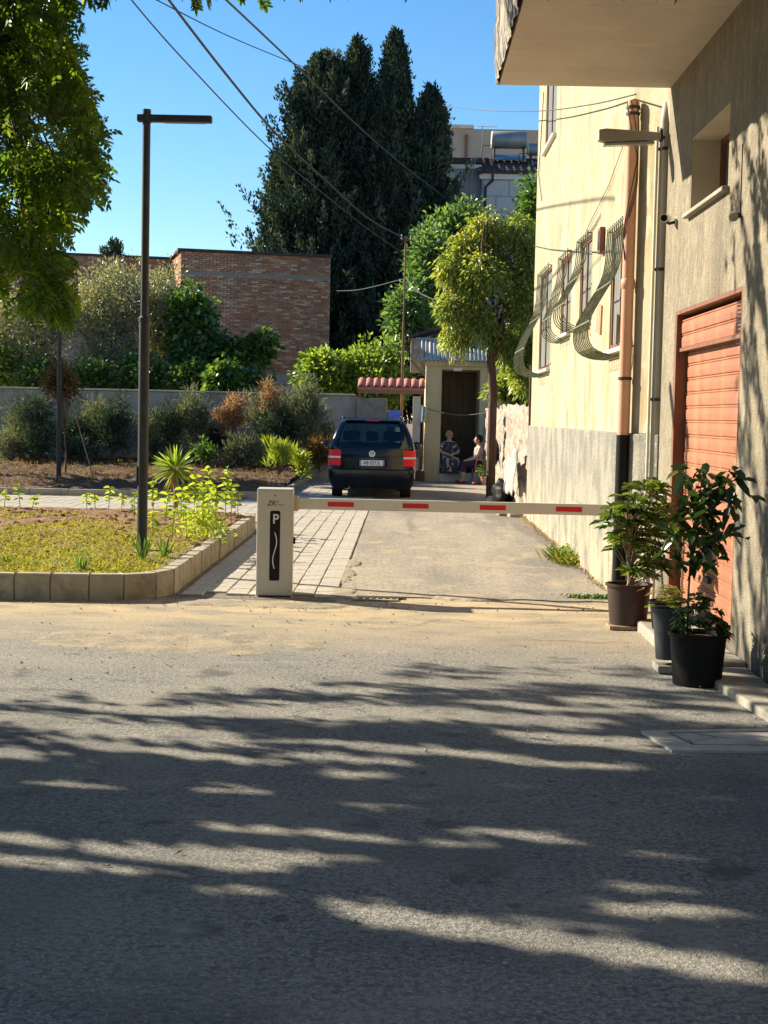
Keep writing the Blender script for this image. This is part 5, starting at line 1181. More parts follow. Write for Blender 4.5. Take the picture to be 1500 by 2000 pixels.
tree('bush', 'bright green leafy bush behind the wall below the left olive tree', 'bush', 15, 42.3, 0, [(-60, 45, 650, 770, 0)], l_lime, 60, 34, .16, .09, .3, .06)
tree('bush', 'dark leafy bush behind the wall beside the near lamp post', 'bush', 250, 42, 0, [(225, 330, 690, 800, 0)], l_fig, 90, 34, .16, .10, .3, .06)
tree('bush', 'dense dark bush behind the wall filling the gap below the olive trees at left', 'bush', 120, 41.8, 0, [(20, 130, 700, 785, 0), (110, 225, 705, 785, 0)], l_fig, 150, 34, .15, .08, .3, .06)
tree('bush', 'dense dark bush behind the wall under the fig tree', 'bush', 400, 41.6, 0, [(320, 430, 715, 785, 0), (430, 540, 730, 785, 0)], l_fig, 130, 34, .16, .10, .3, .06)
tree('lime_green_tree', 'bright lime green tree behind the wall above the parked car', 'tree', 690, 44, 0, [(585, 700, 700, 790, 0), (650, 790, 670, 770, .5), (690, 800, 700, 800, 0), (600, 650, 690, 740, 0)], l_lime, 330, 34, .19, .09, .36, .12)
tree('broadleaf_tree', 'soft mid green tree behind the iron pole', 'tree', 850, 50, 0, [(800, 880, 440, 600, 0), (760, 830, 550, 690, -1), (830, 930, 410, 520, 2)], l_mid, 330, 36, .22, .10, .50, .16)
tree('poplar_sapling', 'tall light green shoots in front of the grey house', 'tree', 905, 52, 0, [(880, 945, 395, 520, 0)], l_mid, 90, 34, .22, .09, .4, .1)
tree('broadleaf_tree', 'dark leafy tree against the far corner of the yellow building', 'tree', 1035, 36, 0, [(1015, 1075, 340, 480, 0), (1005, 1060, 440, 660, 0)], l_fig, 150, 34, .16, .08, .3, .1)
yt = tree('yellow_green_tree', 'yellow-green tree with a straight brown trunk in front of the gatehouse', 'tree', 962, 32.3, 0, [(862, 905, 500, 560, 0), (880, 930, 455, 520, .3), (925, 975, 420, 480, .3), (980, 1040, 425, 490, .3), (1005, 1060, 470, 560, .2), (858, 905, 570, 640, -.2), (905, 985, 500, 580, -.3), (985, 1050, 530, 640, 0), (868, 915, 640, 690, 0), (915, 965, 590, 670, -.2), (950, 1010, 640, 705, .2), (1000, 1055, 640, 730, .2), (895, 935, 540, 620, .4), (930, 990, 460, 540, .5), (1005, 1045, 700, 775, .3)], l_yel, 430, 58, .12, .042, .29, trunk=False, droop=.5, up=-.1)
b = MB(); P_ = PY(958, 700, 32.3); b.tube([(0, 0, -.05), (-.01, 0, 1.0), (.0, 0, 2.2), (P_.x - yt.location.x, 0, 3.0), (-.02, .05, 4.0)], [.10, .092, .088, .085, .05], 12)
for k in range(9): b.tube([(0, 0, 2.9 + k * .12), (random.uniform(-.5, .5), random.uniform(-.4, .4), 3.6 + k * .2), (random.uniform(-.9, .9), random.uniform(-.7, .7), 4.2 + k * .2)], [.04, .025, .01], 6)
b.build('trunk', m_barkb, yt, smooth=70)
tree('loquat_tree', 'small leafy tree with yellow leaves hanging over the stone wall', 'tree', 1010, 34, 0, [(980, 1040, 690, 795, 0), (955, 1010, 735, 775, -.2), (1000, 1050, 600, 720, .4), (1005, 1040, 760, 800, -.3)], l_yel, 170, 34, .15, .07, .22, .06)
# ---- cypresses
def cypress(label, px, Y, ytop, prof, nb_, lean=0):
    base = PY(px, 815, Y); top = PY(px, ytop, Y).z; t = thing('cypress_tree', label, 'tree', (base.x, Y, 0), 0, 'dark cypresses behind the brick building')
    hs_ = np.array([q[0] for q in prof]); rs_ = np.array([q[1] for q in prof])
    P, D, V = [], [], []
    for _ in range(nb_):
        u = rng.random() ** .85; h = top * (.12 + .88 * u); az = rng.random() * 2 * math.pi
        R = np.interp(u, hs_, rs_) * (.50 + .45 * rng.random() + .42 * rng.random() ** 3) * (1 + .22 * math.sin(az * 3 + h * 1.3) + .12 * math.sin(h * 3.1 + az))
        if rng.random() < .13: R *= 1.28
        d = np.array([math.cos(az), math.sin(az) * .8, 0]); n = 85
        inner = rng.random() < .22
        tt = (rng.random(n) ** .8) * (.6 if inner else 1); pl_ = .35 + R * .22 + .3 * rng.random()
        pos = np.array([lean * u, 0, h - pl_ * .6]) + d * (R * (.45 + .55 * tt))[:, None] + np.array([0, 0, 1.0]) * (pl_ * 1.5 * tt ** 1.5)[:, None]
        w_ = (.03 + .16 * (1 - tt) ** .7)[:, None]
        P.append(pos + rng.normal(size=(n, 3)) * w_); D.append(unit(rng.normal(size=(n, 3)) * .5 + d * .5 + np.array([0, 0, 1.1]))); V.append(np.clip(rng.random() ** 1.6 * 1.0 + rng.random(n) * .25 - .08 + .25 * (tt - .5), 0, 1))  # shading put into leaf colour: pale plumes as lit tufts, dark ones as hollows
    P = np.concatenate(P); leaves('crown', P, np.concatenate(D), .21 * rng.uniform(.6, 1.2, len(P)), .085, l_cyp, t, droop=0, v=np.concatenate(V))
    b = MB(); b.tube([(0, 0, -.2), (0, 0, top * .5), (lean * .8, 0, top * .9)], [.35, .2, .04], 10); b.build('trunk', m_bark, t); return t
cypress('broad dark cypress with a double ragged top, left of the tallest one', 622, 60, 128, [(0, 2.6), (.3, 2.7), (.5, 2.35), (.68, 1.9), (.82, 1.45), (.92, 1.0), (1, .45)], 1000)
cypress('slender leaning spire of dark cypress beside the double-topped one', 660, 60.6, 98, [(0, 1.6), (.5, 1.4), (.75, 1.05), (.9, .62), (1, .2)], 380, lean=.5)
cypress('tallest pointed cypress in the middle of the group', 757, 60, 82, [(0, 2.2), (.3, 2.1), (.5, 1.8), (.66, 1.3), (.78, .85), (.88, .48), (.95, .22), (1, .03)], 950)
cypress('shorter rounded cypress on the right beside the grey house', 828, 59.6, 190, [(0, 1.5), (.3, 1.45), (.6, 1.2), (.8, .85), (.92, .5), (1, .15)], 560)
cypress('low cypress flank spreading at the left behind the brick building', 548, 61, 320, [(0, 1.7), (.4, 1.5), (.7, 1.1), (1, .4)], 380)
cypress('cypress top just showing over the brick wall between the lamps', 220, 66, 488, [(0, 1.3), (.6, .8), (.85, .5), (1, .2)], 130)
cypress('dark cypress filling the gap between the double-topped and the tallest one', 700, 61.5, 230, [(0, 2.6), (.5, 1.9), (.8, 1.1), (1, .3)], 520)
# ---- shrubs in front of the wall
def shrub(name, label, px0, px1, py0, py1, Y, m, ncl, per, L, W, rcl, up=.8, stemm=None, cat='shrub', gz=None, group=None, lean=0):
    c, rx, rz = box_ell(px0, px1, py0, py1, Y); gz = bed_z(c.x, Y) if gz is None else gz
    t = thing(name, label, cat, (c.x, Y, gz), 0, group); c = Vector(c) - t.location
    C, _ = ell(ncl, c, (rx * .9, rx * .7, rz * .9), .2); C = np.array(c) + (C - np.array(c)) * rng.uniform(.55, 1.4, (ncl, 1)); C[:, 0] += lean * (C[:, 2] - c.z)
    P, D, v = blob_leaves(C, per, rcl, up); leaves('foliage', P, D, L * rng.uniform(.6, 1.2, len(P)), W, m, t, v=v, droop=.1)
    lst = [([Vector((0, 0, -.05)), Vector((q[0] * .4, q[1] * .4, q[2] * .55)), Vector(q)], [.018, .012, .004]) for q in C[:: max(1, ncl // 10)]]
    stems(t, 'stem', stemm or m_bark, lst, 5); return t
SG = 'shrubs planted along the foot of the garden wall'
shrub('young_tree', 'young dark-leaved tree with thin stem at the left end of the garden wall', 10, 115, 765, 850, 38.2, l_shrub, 60, 26, .16, .03, .22, cat='tree', up=.3)
shrub('shrub', 'dark blue-green feathery shrub at the wall left of the near lamp post', 182, 262, 770, 900, 38.6, l_shrub, 80, 30, .20, .03, .20, group=SG)
shrub('shrub', 'pale grey-green feathery shrub at the wall right of the near lamp post', 338, 415, 760, 880, 38.4, l_grey, 80, 30, .20, .028, .20, group=SG)
shrub('shrub', 'dry pinkish brown shrub in front of the garden wall', 418, 485, 775, 855, 38.0, l_dry, 60, 30, .17, .03, .18, group=SG, lean=.15)
shrub('shrub', 'dry pink feathery stem rising above the wall top', 508, 545, 735, 830, 38.7, l_dry, 30, 26, .18, .025, .14, group=SG)
shrub('shrub', 'dark low shrub at the wall between the dry shrub and the tall grey one', 478, 590, 790, 900, 38.5, l_shrub, 90, 30, .18, .035, .20, group=SG)
shrub('shrub', 'tall narrow grey-green conifer overtopping the wall near the parked car', 578, 628, 720, 900, 38.3, l_grey, 90, 30, .20, .03, .17, group=SG, up=1.2)
shrub('shrub', 'grey-green bushy growth at the wall end beside the parked car', 585, 655, 800, 915, 38.9, l_grey, 60, 30, .16, .035, .20, group=SG)
shrub('grass_clump', 'bright green grass clump on the bed beside the parked car', 515, 575, 860, 925, 35.5, l_weed, 34, 26, .26, .02, .12, cat='grass clump', up=1.8)
shrub('grass_clump', 'smaller green leafy clump at the kerb left of the parked car', 570, 606, 880, 930, 35.9, l_weed, 24, 24, .16, .03, .12, cat='grass clump', up=1.0)
shrub('shrub', 'green weeds at the foot of the wall right of the near lamp post', 375, 425, 865, 905, 37.0, l_fig, 24, 24, .12, .04, .14, group=SG)
shrub('shrub', 'grey feathery weeds under the young tree at the left edge', -20, 60, 840, 905, 38.0, l_grey, 50, 26, .2, .02, .2, group=SG)
shrub('shrub', 'dark weeds on the bed beside the distant lamp post', 125, 185, 850, 905, 38.2, l_shrub, 30, 26, .16, .03, .18, group=SG)
for px0, px1, py0, py1, yy, m_, lb in ((-10, 90, 790, 880, 38.9, l_grey, 'grey-green shrub against the wall at the far left'), (85, 190, 800, 895, 39.2, l_shrub, 'dark spreading shrub against the wall left of the distant lamp post'), (255, 345, 800, 895, 39.3, l_grey, 'loose grey shrub directly behind the near lamp post'), (400, 450, 830, 890, 38.6, l_shrub, 'small dark shrub left of the dry bramble'), (545, 610, 760, 860, 39.1, l_grey, 'hazy grey-green shrub against the wall beside the tall conifer'), (600, 650, 855, 920, 37.6, l_brown, 'brownish weeds at the kerb beside the parked car')):
    shrub('shrub', lb, px0, px1, py0, py1, yy, m_, 70, 26, .19, .026, .22, group=SG)
for px0, px1, py0, py1, yy, m_, lb in ((30, 120, 820, 905, 37.8, l_shrub, 'low dark shrub in front of the wall under the young tree'), (150, 230, 780, 870, 39.4, l_grey, 'grey-green shrub hugging the wall behind the stake'), (300, 360, 790, 900, 38.1, l_shrub, 'feathery dark shrub just right of the near lamp post'), (440, 520, 850, 915, 37.3, l_grey, 'grey tussock among the dry twigs'), (480, 560, 770, 840, 39.5, l_grey, 'grey-green shrub top against the wall behind the dark one')):
    shrub('shrub', lb, px0, px1, py0, py1, yy, m_, 70, 28, .19, .026, .22, group=SG)
# dry bramble
br = thing('dry_bramble', 'tangle of bare straw-coloured twigs below the pinkish shrub', 'bramble', (PY(468, 900, 37.6).x, 37.6, .35))
b = MB()
for _ in range(70):
    p = Vector((random.gauss(0, .28), random.gauss(0, .2), .0)); d = Vector((random.gauss(0, .5), random.gauss(0, .4), 1)).normalized(); q = [p]
    for k in range(5): d = (d + Vector((random.gauss(0, .45), random.gauss(0, .3), -.12 * k))).normalized(); q.append(q[-1] + d * .16)
    b.tube(q, .006, 4, False)
b.build('twigs', m_wood, br)
yt2 = tree('young_tree', 'young brown-leaved tree with a leaning stake beside the distant lamp post', 'tree', 128, 33.8, .15, [(78, 168, 725, 782, 0), (95, 135, 700, 750, 0)], l_brown, 60, 24, .13, .05, .17, .022)
b = MB(); p0 = PY(138, 780, 33.5); p1 = PY(186, 945, 33.5); b.tube([p0 - yt2.location, p1 - yt2.location], .014, 6); b.build('stake', m_wood, yt2)
# out-of-frame roadside tree whose shade falls across the far pavement
tr = thing('roadside_tree', 'leafy tree standing outside the left edge beside the far bed', 'tree', (-12.5, 35.5, 0))
C, _ = ell(200, (0, 0, 5.6), (2.6, 2.4, 2.2), .2); P, D, v = blob_leaves(C, 26, .5); leaves('crown', P, D, .3, .16, l_fig, tr, v=v)
b = MB(); b.tube([(0, 0, -.1), (.1, 0, 2), (0, 0, 4.5)], [.2, .15, .1], 10)
for q in C[::14]: b.tube([(0, 0, 3.5), tuple(q * [.5, .5, .9]), tuple(q)], [.08, .05, .01], 5)
b.build('trunk', m_bark, tr)
# ---- scattered grass & weeds
n = 30000; X = rng.uniform(-7.5, -2.3, n * 2); Y = 13.65 + 8.8 * rng.random(n * 2) ** 1.9
keep = [i for i in range(n * 2) if in_lawn(X[i], Y[i]) and (noise.noise(Vector((X[i] * 1.1, Y[i] * 1.1, 4))) > -.34 + (Y[i] - 15.2) * .075)][:n]
X = X[keep]; Y = Y[keep]; P = np.stack([X, Y, np.full(len(X), .205) + .01], 1)
P[:, 2] = [lawn_z(x, y) for x, y in zip(X, Y)]
D = rdir(len(X), 1.3); o = leaves('lawn_grass', P, D, rng.uniform(.025, .085, len(X)), rng.uniform(.006, .014, len(X)), l_grass, None, fold=.1, droop=.3)
tag(o, 'sparse yellowish grass and weeds covering the front of the lawn bed', 'grass', kind='stuff')
n = 5000; X = rng.uniform(-12, -2.6, n); Y = rng.uniform(31, 39.5, n); P = np.stack([X, Y, [bed_z(x, y) + .03 for x, y in zip(X, Y)]], 1)
o = leaves('bed_weeds', P, rdir(n, 1.0), rng.uniform(.05, .16, n), .02, l_brown, None, fold=.1); tag(o, 'low brownish weeds scattered over the far planting bed', 'weeds', kind='stuff')
cb = MB()
for _ in range(900):
    x, y = random.uniform(-7, -2.4), 13.8 + 8.4 * random.random()
    if in_lawn(x, y): q = random.uniform(.008, .035); cb.ball((x, y, lawn_z(x, y) + q * .2), (q, q * random.uniform(.7, 1.3), q * .7), 5, 4)
tag(cb.build('soil_clods', m_soil), 'brown clods of earth on the lawn bed', 'soil', kind='stuff')
def seedling(px, py, Y, h, s=1.0, lab='', n=9, m=None, lw=(.095, .042)):
    p = PY(px, 1000, Y); gz = lawn_z(p.x, Y); t = thing('weed', lab, 'weed', (p.x, Y, gz), random.uniform(0, 6), 'yellow-green weeds growing on the lawn bed')
    lx, ly = random.uniform(-.04, .04), random.uniform(-.04, .04)
    P, D = [], []; lst = [([(0, 0, -.02), (lx * .5, ly * .5, h * .5), (lx, ly, h)], [.006, .005, .003])]
    for k in range(n):
        f = .35 + .65 * (k + 1) / n; a = k * 2.4; P.append((lx * f, ly * f, h * f)); a += random.uniform(-.5, .5); D.append((math.cos(a), math.sin(a), random.uniform(-.15, .9)))
    leaves('foliage', np.array(P), np.array(D), lw[0] * s * rng.uniform(.7, 1.15, n), lw[1] * s, m or l_weed, t, fold=.12, droop=.35, six=True, N=np.tile([[0, 0, 1.0]], (n, 1)) + rng.normal(size=(n, 3)) * .5)
    stems(t, 'stem', m or l_weed, lst, 5); return t
wl2 = [(8, 22.3, .26, 'pair-leaved seedling at the far left edge of the lawn bed'), (40, 22.2, .34, 'broad-leaved yellow-green seedling at the back left of the lawn bed'), (62, 21.9, .2, 'short seedling right of the broad-leaved one'),
       (170, 22.3, .22, 'small seedling at the back of the lawn, left of centre'), (186, 22.4, .2, 'tiny seedling next to another at the back of the lawn'), (212, 22.2, .35, 'taller thin seedling left of the near lamp post'), (238, 22.3, .22, 'small seedling just left of the lamp post'),
       (262, 20.0, .38, 'leafy weed rising directly left of the lamp post foot'), (300, 20.8, .5, 'leafy weed between lamp post and spiky yucca'), (322, 19.5, .42, 'yellowish weed in front of the spiky yucca'),
       (352, 18.5, .52, 'tall weed in the clump in front of the yucca'), (378, 20.5, .6, 'tall broad-leaved weed right of the yucca'), (395, 19.2, .55, 'bushy weed in the middle of the right-hand clump'), (412, 21.0, .7, 'tallest broad-leaved weed of the right-hand clump'),
       (425, 19.8, .5, 'mid-height weed near the kerb'), (440, 21.2, .68, 'tall weed leaning over the kerb bend'), (452, 20.4, .5, 'leafy weed next to the kerb at the lawn tip'), (405, 17.8, .45, 'lower weed close to the right-hand kerb'),
       (365, 17.2, .38, 'low weed between the lamp post and kerb'), (335, 16.8, .36, 'sparse weed right of the lamp post foot'), (385, 22.0, .5, 'weed at the rear of the right-hand clump'), (360, 21.8, .42, 'weed half hidden behind the yucca'), (465, 21.6, .35, 'short weed at the outer tip of the bed'), (432, 18.6, .35, 'small weed at the kerb edge'), (300, 17.6, .3, 'small yellow-green weed beside the lamp post foot')]
for px, Y_, h, lab in wl2: seedling(px, 0, Y_, h, 1.15 + (h > .4) * .25, lab, 8 + int(h * 22))
for (px, Y_, lab, hh) in ((160, 14.15, 'dark green iris-like tuft at the front kerb of the lawn', .20), (278, 15.0, 'upright blade-leaved tuft in front of the lamp post foot', .34), (320, 15.3, 'narrow blade-leaved tuft right of the lamp post', .27), (15, 14.6, 'small leafy tuft at the left edge of the lawn', .10)):
    p = PY(px, 1100, Y_); t = thing('leaf_tuft', lab, 'plant', (p.x, Y_, lawn_z(p.x, Y_)), 0, 'blade-leaved tufts at the front of the lawn')
    n = 12; D = rdir(n, 2.2); leaves('foliage', np.zeros((n, 3)) + rng.normal(size=(n, 3)) * [.015, .015, 0], D, hh * rng.uniform(.6, 1.1, n), .02, l_fig, t, six=True, fold=.2, droop=.1)
sb = thing('bushy_weed', 'dense bright green bushy weed beside the right-hand kerb', 'weed', (PY(398, 1040, 17.6).x, 17.6, .2))
P, D, v = blob_leaves(rng.normal(size=(40, 3)) * [.12, .12, .10] + [0, 0, .2], 12, .07); leaves('foliage', P, D, .07, .03, l_weed, sb, v=v)
# yucca
yu = thing('yucca', 'spiky bright green yucca with a short trunk at the back of the lawn bed', 'yucca', (PY(342, 1000, 22.0).x, 22.0, .2))
tz = PY(345, 915, 22.0).z - .2
n = 95; D = rdir(n, .35); D[:, 2] = np.maximum(D[:, 2], -.45); leaves('foliage', np.tile([[0, 0, tz]], (n, 1)) + D * .03, D, .36 * rng.uniform(.75, 1.1, n), .030, l_lime, yu, six=True, fold=.15, droop=.05)
b = MB(); b.tube([(0, 0, -.05), (.01, 0, tz * .5), (0, 0, tz)], [.04, .035, .04], 10); b.build('trunk', m_wood, yu)
n = 20; D = rdir(n, -.6); leaves('dry_leaves', np.tile([[0, 0, tz - .05]], (n, 1)), D, .25, .025, l_straw, yu, droop=.4)
# weeds at the yellow wall
ww = thing('wall_weed', 'clump of grassy weeds growing at the foot of the grey plinth', 'weed', (2.0, 18.0, .01))
q = G(1105, 1100); ww.location = (q.x - .02, q.y, 0.0)
n = 260; P = rng.normal(size=(n, 3)) * [.07, .28, 0]; leaves('foliage', P, rdir(n, 1.4), rng.uniform(.12, .32, n), .016, l_grass, ww, droop=.25)
n = 160; P = rng.normal(size=(n, 3)) * [.07, .2, .04] + [0, 0, .1]; leaves('leafy_growth', P, rdir(n, .6), .07, .03, l_mid, ww)
q = G(1150, 1170); gv = thing('verge_weed', 'dark strip of low weeds and dirt beside the brown pot', 'weed', (q.x, q.y, .0))
n = 240; P = rng.normal(size=(n, 3)) * [.13, .035, .005] + [0.03, 0, .02]; leaves('foliage', P, rdir(n, .9), .04, .016, l_fig, gv)
b = MB(); 
for _ in range(60):
    r = random.uniform(.008, .025); b.ball((random.uniform(-.2, .25), random.gauss(0, .04), .01), (r, r, r * .6), 6, 4)
b.build('dirt_crumbs', m_pots, gv)
n = 700; t_ = rng.random(n); P = np.stack([2.07 - np.abs(rng.normal(size=n)) * .05, 15.2 + 11 * t_, np.full(n, .012)], 1)
o = leaves('wall_foot_grass', P, rdir(n, 1.0), rng.uniform(.02, .09, n), .010, l_straw); tag(o, 'dry grass along the foot of the grey plinth', 'grass', kind='stuff')
# fallen leaves on the road
n = 130; P = np.stack([rng.uniform(-2.5, 2.2, n), rng.uniform(4.3, 13.5, n), np.full(n, .012)], 1); D = rdir(n, 0, .1)
o = leaves('fallen_leaves', P, D, rng.uniform(.018, .04, n), .016, l_straw, None, N=np.tile([[0, 0, 1.0]], (n, 1)) + rng.normal(size=(n, 3)) * .2); tag(o, 'few small dry leaves lying on the asphalt', 'leaves', kind='stuff')
# ================================================================== POTTED PLANTS
def pot(parent, r0, r1, h, m, ribs=False):
    b = MB(); b.lathe([(0, 0), (r0, 0), (r0 + (r1 - r0) * .93, h * .93), (r1 + .012, h * .935), (r1 + .014, h), (r1 - .004, h), (r1 - .012, h * .9), (0, h * .88)], 40)
    b.build('pot', m, parent, smooth=35)
    b = MB(); vs = []; b.lathe([(r1 - .012, h * .90), (r1 * .5, h * .915), (0, h * .92)], 24); b.build('soil', m_pots, parent)
def whorls(C, Dd, k, L, W, name, m, parent, droop=.3, spread=.5):
    P, D = [], []
    for c, d in zip(C, Dd):
        d = Vector(d).normalized(); a = d.orthogonal().normalized(); bb = d.cross(a); ph = random.random() * 6
        for i in range(k):
            th = ph + 2 * math.pi * i / k + random.uniform(-.2, .2); v = a * math.cos(th) + bb * math.sin(th)
            P.append(c); D.append(v + d * spread + Vector((0, 0, -.15)))
    P = np.array([list(p) for p in P]); D = np.array([list(d) for d in D]); n = len(P)
    leaves(name, P, D, L * rng.uniform(.7, 1.15, n), W * rng.uniform(.8, 1.1, n), m, parent, fold=.14, droop=droop, six=True, N=np.tile([[0, 0, 1.0]], (n, 1)) + rng.normal(size=(n, 3)) * .35, v=np.clip(np.repeat(rng.random(len(C)), k) * .6 + rng.random(n) * .45, 0, 1))
# big brown pot with umbrella plant
q = G(1232, 1225, .03); PX1 = (q.x, q.y + .17)
bd = MB(); bd.box(-.17, .55, -.15, .12, .0, .03); bd = bd.build('wooden_board', m_wood, bevel=.004); bd.location = (PX1[0], PX1[1] - .02, .004); tag(bd, 'low wooden board lying under the brown plant pot', 'board')
p1 = thing('potted_plant', 'leafy umbrella plant in a large dark brown pot beside the drainpipe foot', 'potted plant', (PX1[0], PX1[1], .034))
pot(p1, .150, .180, .335, m_brownp)
lst = []; C = []; Dd = []
for k in range(3): lst.append(([(.02 * k - .01, .0, .28), (.03 * math.cos(k * 2) + .0, .03 * math.sin(k * 2), .6), (.07 * math.cos(k * 2), .07 * math.sin(k * 2), .95)], [.014, .011, .007]))
def region_pt(pxs, pys, Y, loc):
    p = PY(random.uniform(*pxs), random.uniform(*pys), Y); return Vector(p) - Vector(loc)
yy = PX1[1]
outline = [(940, 1235, 1300), (960, 1200, 1290), (990, 1185, 1300), (1020, 1175, 1305), (1050, 1185, 1310), (1080, 1195, 1310), (1110, 1215, 1300), (1130, 1240, 1290)]
for _ in range(125):
    y_ = random.uniform(945, 1125); a0 = np.interp(y_, [o[0] for o in outline], [o[1] for o in outline]); a1 = np.interp(y_, [o[0] for o in outline], [o[2] for o in outline])
    px = random.uniform(a0, a1); Y_ = yy + random.uniform(-.26, .26)
    c = Vector(PY(px, y_, Y_)) - p1.location; C.append(c); Dd.append(Vector((c.x, c.y, .35 + random.uniform(0, .4))))
    if random.random() < .6: lst.append(([(0, 0, c.z * .5 + .1), Vector((c.x * .5, c.y * .5, c.z * .85)), c], [.006, .004, .0025]))
whorls(C, Dd, 8, .115, .036, 'foliage', l_sch, p1); stems(p1, 'stem', m_wood, lst, 6)
# big black pot: tall broad-leaved plant and low bush in it
q = G(1370, 1345, 0); L2 = (q.x + .0, q.y + .16, .004)
p2 = thing('potted_plant', 'tall broad-leaved plant over a low dark bush in the largest black pot', 'potted plant', L2)
pot(p2, .155, .182, .335, m_blackp)
C, Dd = [], []
for _ in range(70):
    px = random.uniform(1322, 1418); f = abs(px - 1365) / 52; py = random.uniform(1150 + 55 * f, 1248); c = Vector(PY(px, py, L2[1] + random.uniform(-.14, .14))) - p2.location; C.append(c); Dd.append(Vector((c.x, c.y, .2)))
whorls(C, Dd, 7, .058, .026, 'low_foliage', l_darkp, p2, spread=.4)
C, Dd, lst = [], [], [([(-.07, .02, .28), Vector(PY(1345, 1150, L2[1] + .02)) - p2.location, Vector(PY(1352, 1050, L2[1] + .02)) - p2.location, Vector(PY(1372, 930, L2[1] + .02)) - p2.location], [.009, .008, .007, .004])]
tall = [(1380, 925), (1400, 940), (1440, 930), (1418, 945), (1395, 962), (1420, 975), (1440, 972), (1345, 965), (1370, 975), (1330, 925), (1350, 1000), (1375, 1010), (1400, 1005), (1325, 1010), (1350, 1040), (1385, 1035), (1405, 1040), (1430, 1035), (1340, 1060), (1370, 1065), (1395, 1060), (1355, 1085), (1380, 1095), (1345, 1105), (1310, 1060), (1320, 1035), (1365, 1000), (1410, 960), (1360, 945)]
for (px, py) in tall:
    c = Vector(PY(px, py, L2[1] + random.uniform(-.13, .13))) - p2.location; s0 = Vector(PY(1355, min(py + 35, 1120), L2[1] + .02)) - p2.location
    C.append(c); Dd.append(Vector((c.x - s0.x, c.y, .12))); lst.append(([s0, s0.lerp(c, .5) + Vector((0, 0, .01)), c], [.004, .003, .002]))
C2 = [c + Vector((random.gauss(0, .035), random.gauss(0, .04), random.gauss(0, .035))) for c in C for _ in range(3)]; whorls(C2, [Vector((random.gauss(0, 1), random.gauss(0, 1), random.uniform(-.3, .8))) for _ in C2], 2, .125, .062, 'tall_foliage', l_darkp, p2, droop=.3, spread=.7); stems(p2, 'stem', m_barkb, lst, 6)
whorls([c + Vector((random.uniform(-.03, .03), .05, random.uniform(-.03, .03))) for c in C], Dd, 4, .085, .042, 'fresh_foliage', l_sch, p2, droop=.3)
# slim grey pot
q = G(1312, 1312, .02); L3 = (q.x - .005, q.y + .12, .09)
p3 = thing('potted_plant', 'small leafy plant in a slim dark grey pot behind the largest black pot', 'potted plant', L3)
pot(p3, .085, .118, .345, m_greyp)
C = [Vector((random.gauss(0, .05), random.gauss(0, .05), random.uniform(.34, .48))) for _ in range(26)]
whorls(C, [c * 1.0 + Vector((0, 0, .1)) for c in C], 6, .05, .022, 'foliage', l_yel, p3)
# small black pot with pale gravel and seedlings at the back
L4 = (q.x + .0, q.y + 1.05, .088); 
c4 = PY(1300, 1190, 11.9); L4 = (c4.x, 11.9, .09)
p4 = thing('potted_plant', 'small black pot with pale dried plant between the brown and grey pots', 'potted plant', L4)
pot(p4, .10, .125, .22, m_blackp)
C = [Vector((random.gauss(0, .06), random.gauss(0, .06), random.uniform(.22, .34))) for _ in range(30)]
whorls(C, [c + Vector((0, 0, .1)) for c in C], 5, .05, .015, 'foliage', l_straw, p4)
b = MB(); b.box(-.06, .12, -.1, .14, 0, .05); tl = b.build('kerb_block', m_conc, bevel=.006); q = G(1312, 1318, 0); tl.location = (q.x - .03, q.y + .12, .004); tag(tl, 'pale concrete block poking out beside the largest black pot', 'block')
# ================================================================== BIG OVERHANGING TREE
bt = thing('locust_tree', 'big leafy tree whose branches hang into the top left and shade the road', 'tree', (-10.6, 9.6, 0)); TL = np.array([-10.6, 9.6, 0.0])
def in_frame(P, pad=0):
    x, y, ok = project(P); return ok & (x > -pad) & (x < 1500 + pad) & (y > -pad) & (y < 2000 + pad)
light_gaps = [((680, 1772), (1500, 1900), .085), ((700, 1785), (1500, 1912), .085), ((1190, 1775), (1400, 1782), .07), ((1000, 1790), (1250, 1818), .05), ((0, 1632), (120, 1652), .07), ((215, 1662), (575, 1682), .10), ((240, 1672), (500, 1694), .08), ((110, 1690), (345, 1702), .05), ((430, 1618), (590, 1632), .05), ((0, 1678), (60, 1682), .05), ((460, 1736), (535, 1742), .04),
        ((660, 1636), (800, 1656), .06), ((860, 1648), (945, 1652), .035), ((940, 1626), (1065, 1634), .05), ((680, 1570), (810, 1578), .045), ((830, 1464), (1020, 1484), .07), ((350, 1474), (540, 1490), .05), ((580, 1476), (800, 1490), .06), ((710, 1388), (1130, 1412), .16), ((1130, 1368), (1235, 1374), .08), ((1010, 1434), (1290, 1452), .08),
        ((1370, 1402), (1510, 1408), .14), ((0, 1402), (140, 1412), .10), ((150, 1418), (420, 1442), .18), ((420, 1386), (690, 1398), .14), ((0, 1470), (70, 1476), .10), ((80, 1530), (265, 1546), .04), ((600, 1345), (720, 1352), .08), ((870, 1330), (1010, 1336), .06), ((1130, 1320), (1270, 1330), .07), ((1060, 1492), (1250, 1500), .04), ((180, 1560), (230, 1565), .03), ((650, 1510), (740, 1515), .05), ((420, 1545), (530, 1552), .04), ((1190, 1730), (1330, 1738), .03), ((0, 1330), (600, 1335), .1)]
bx = [G(*p) for p in ((-300, 1372), (0, 1362), (300, 1372), (450, 1350), (700, 1325), (850, 1293), (1100, 1300), (1300, 1312))]
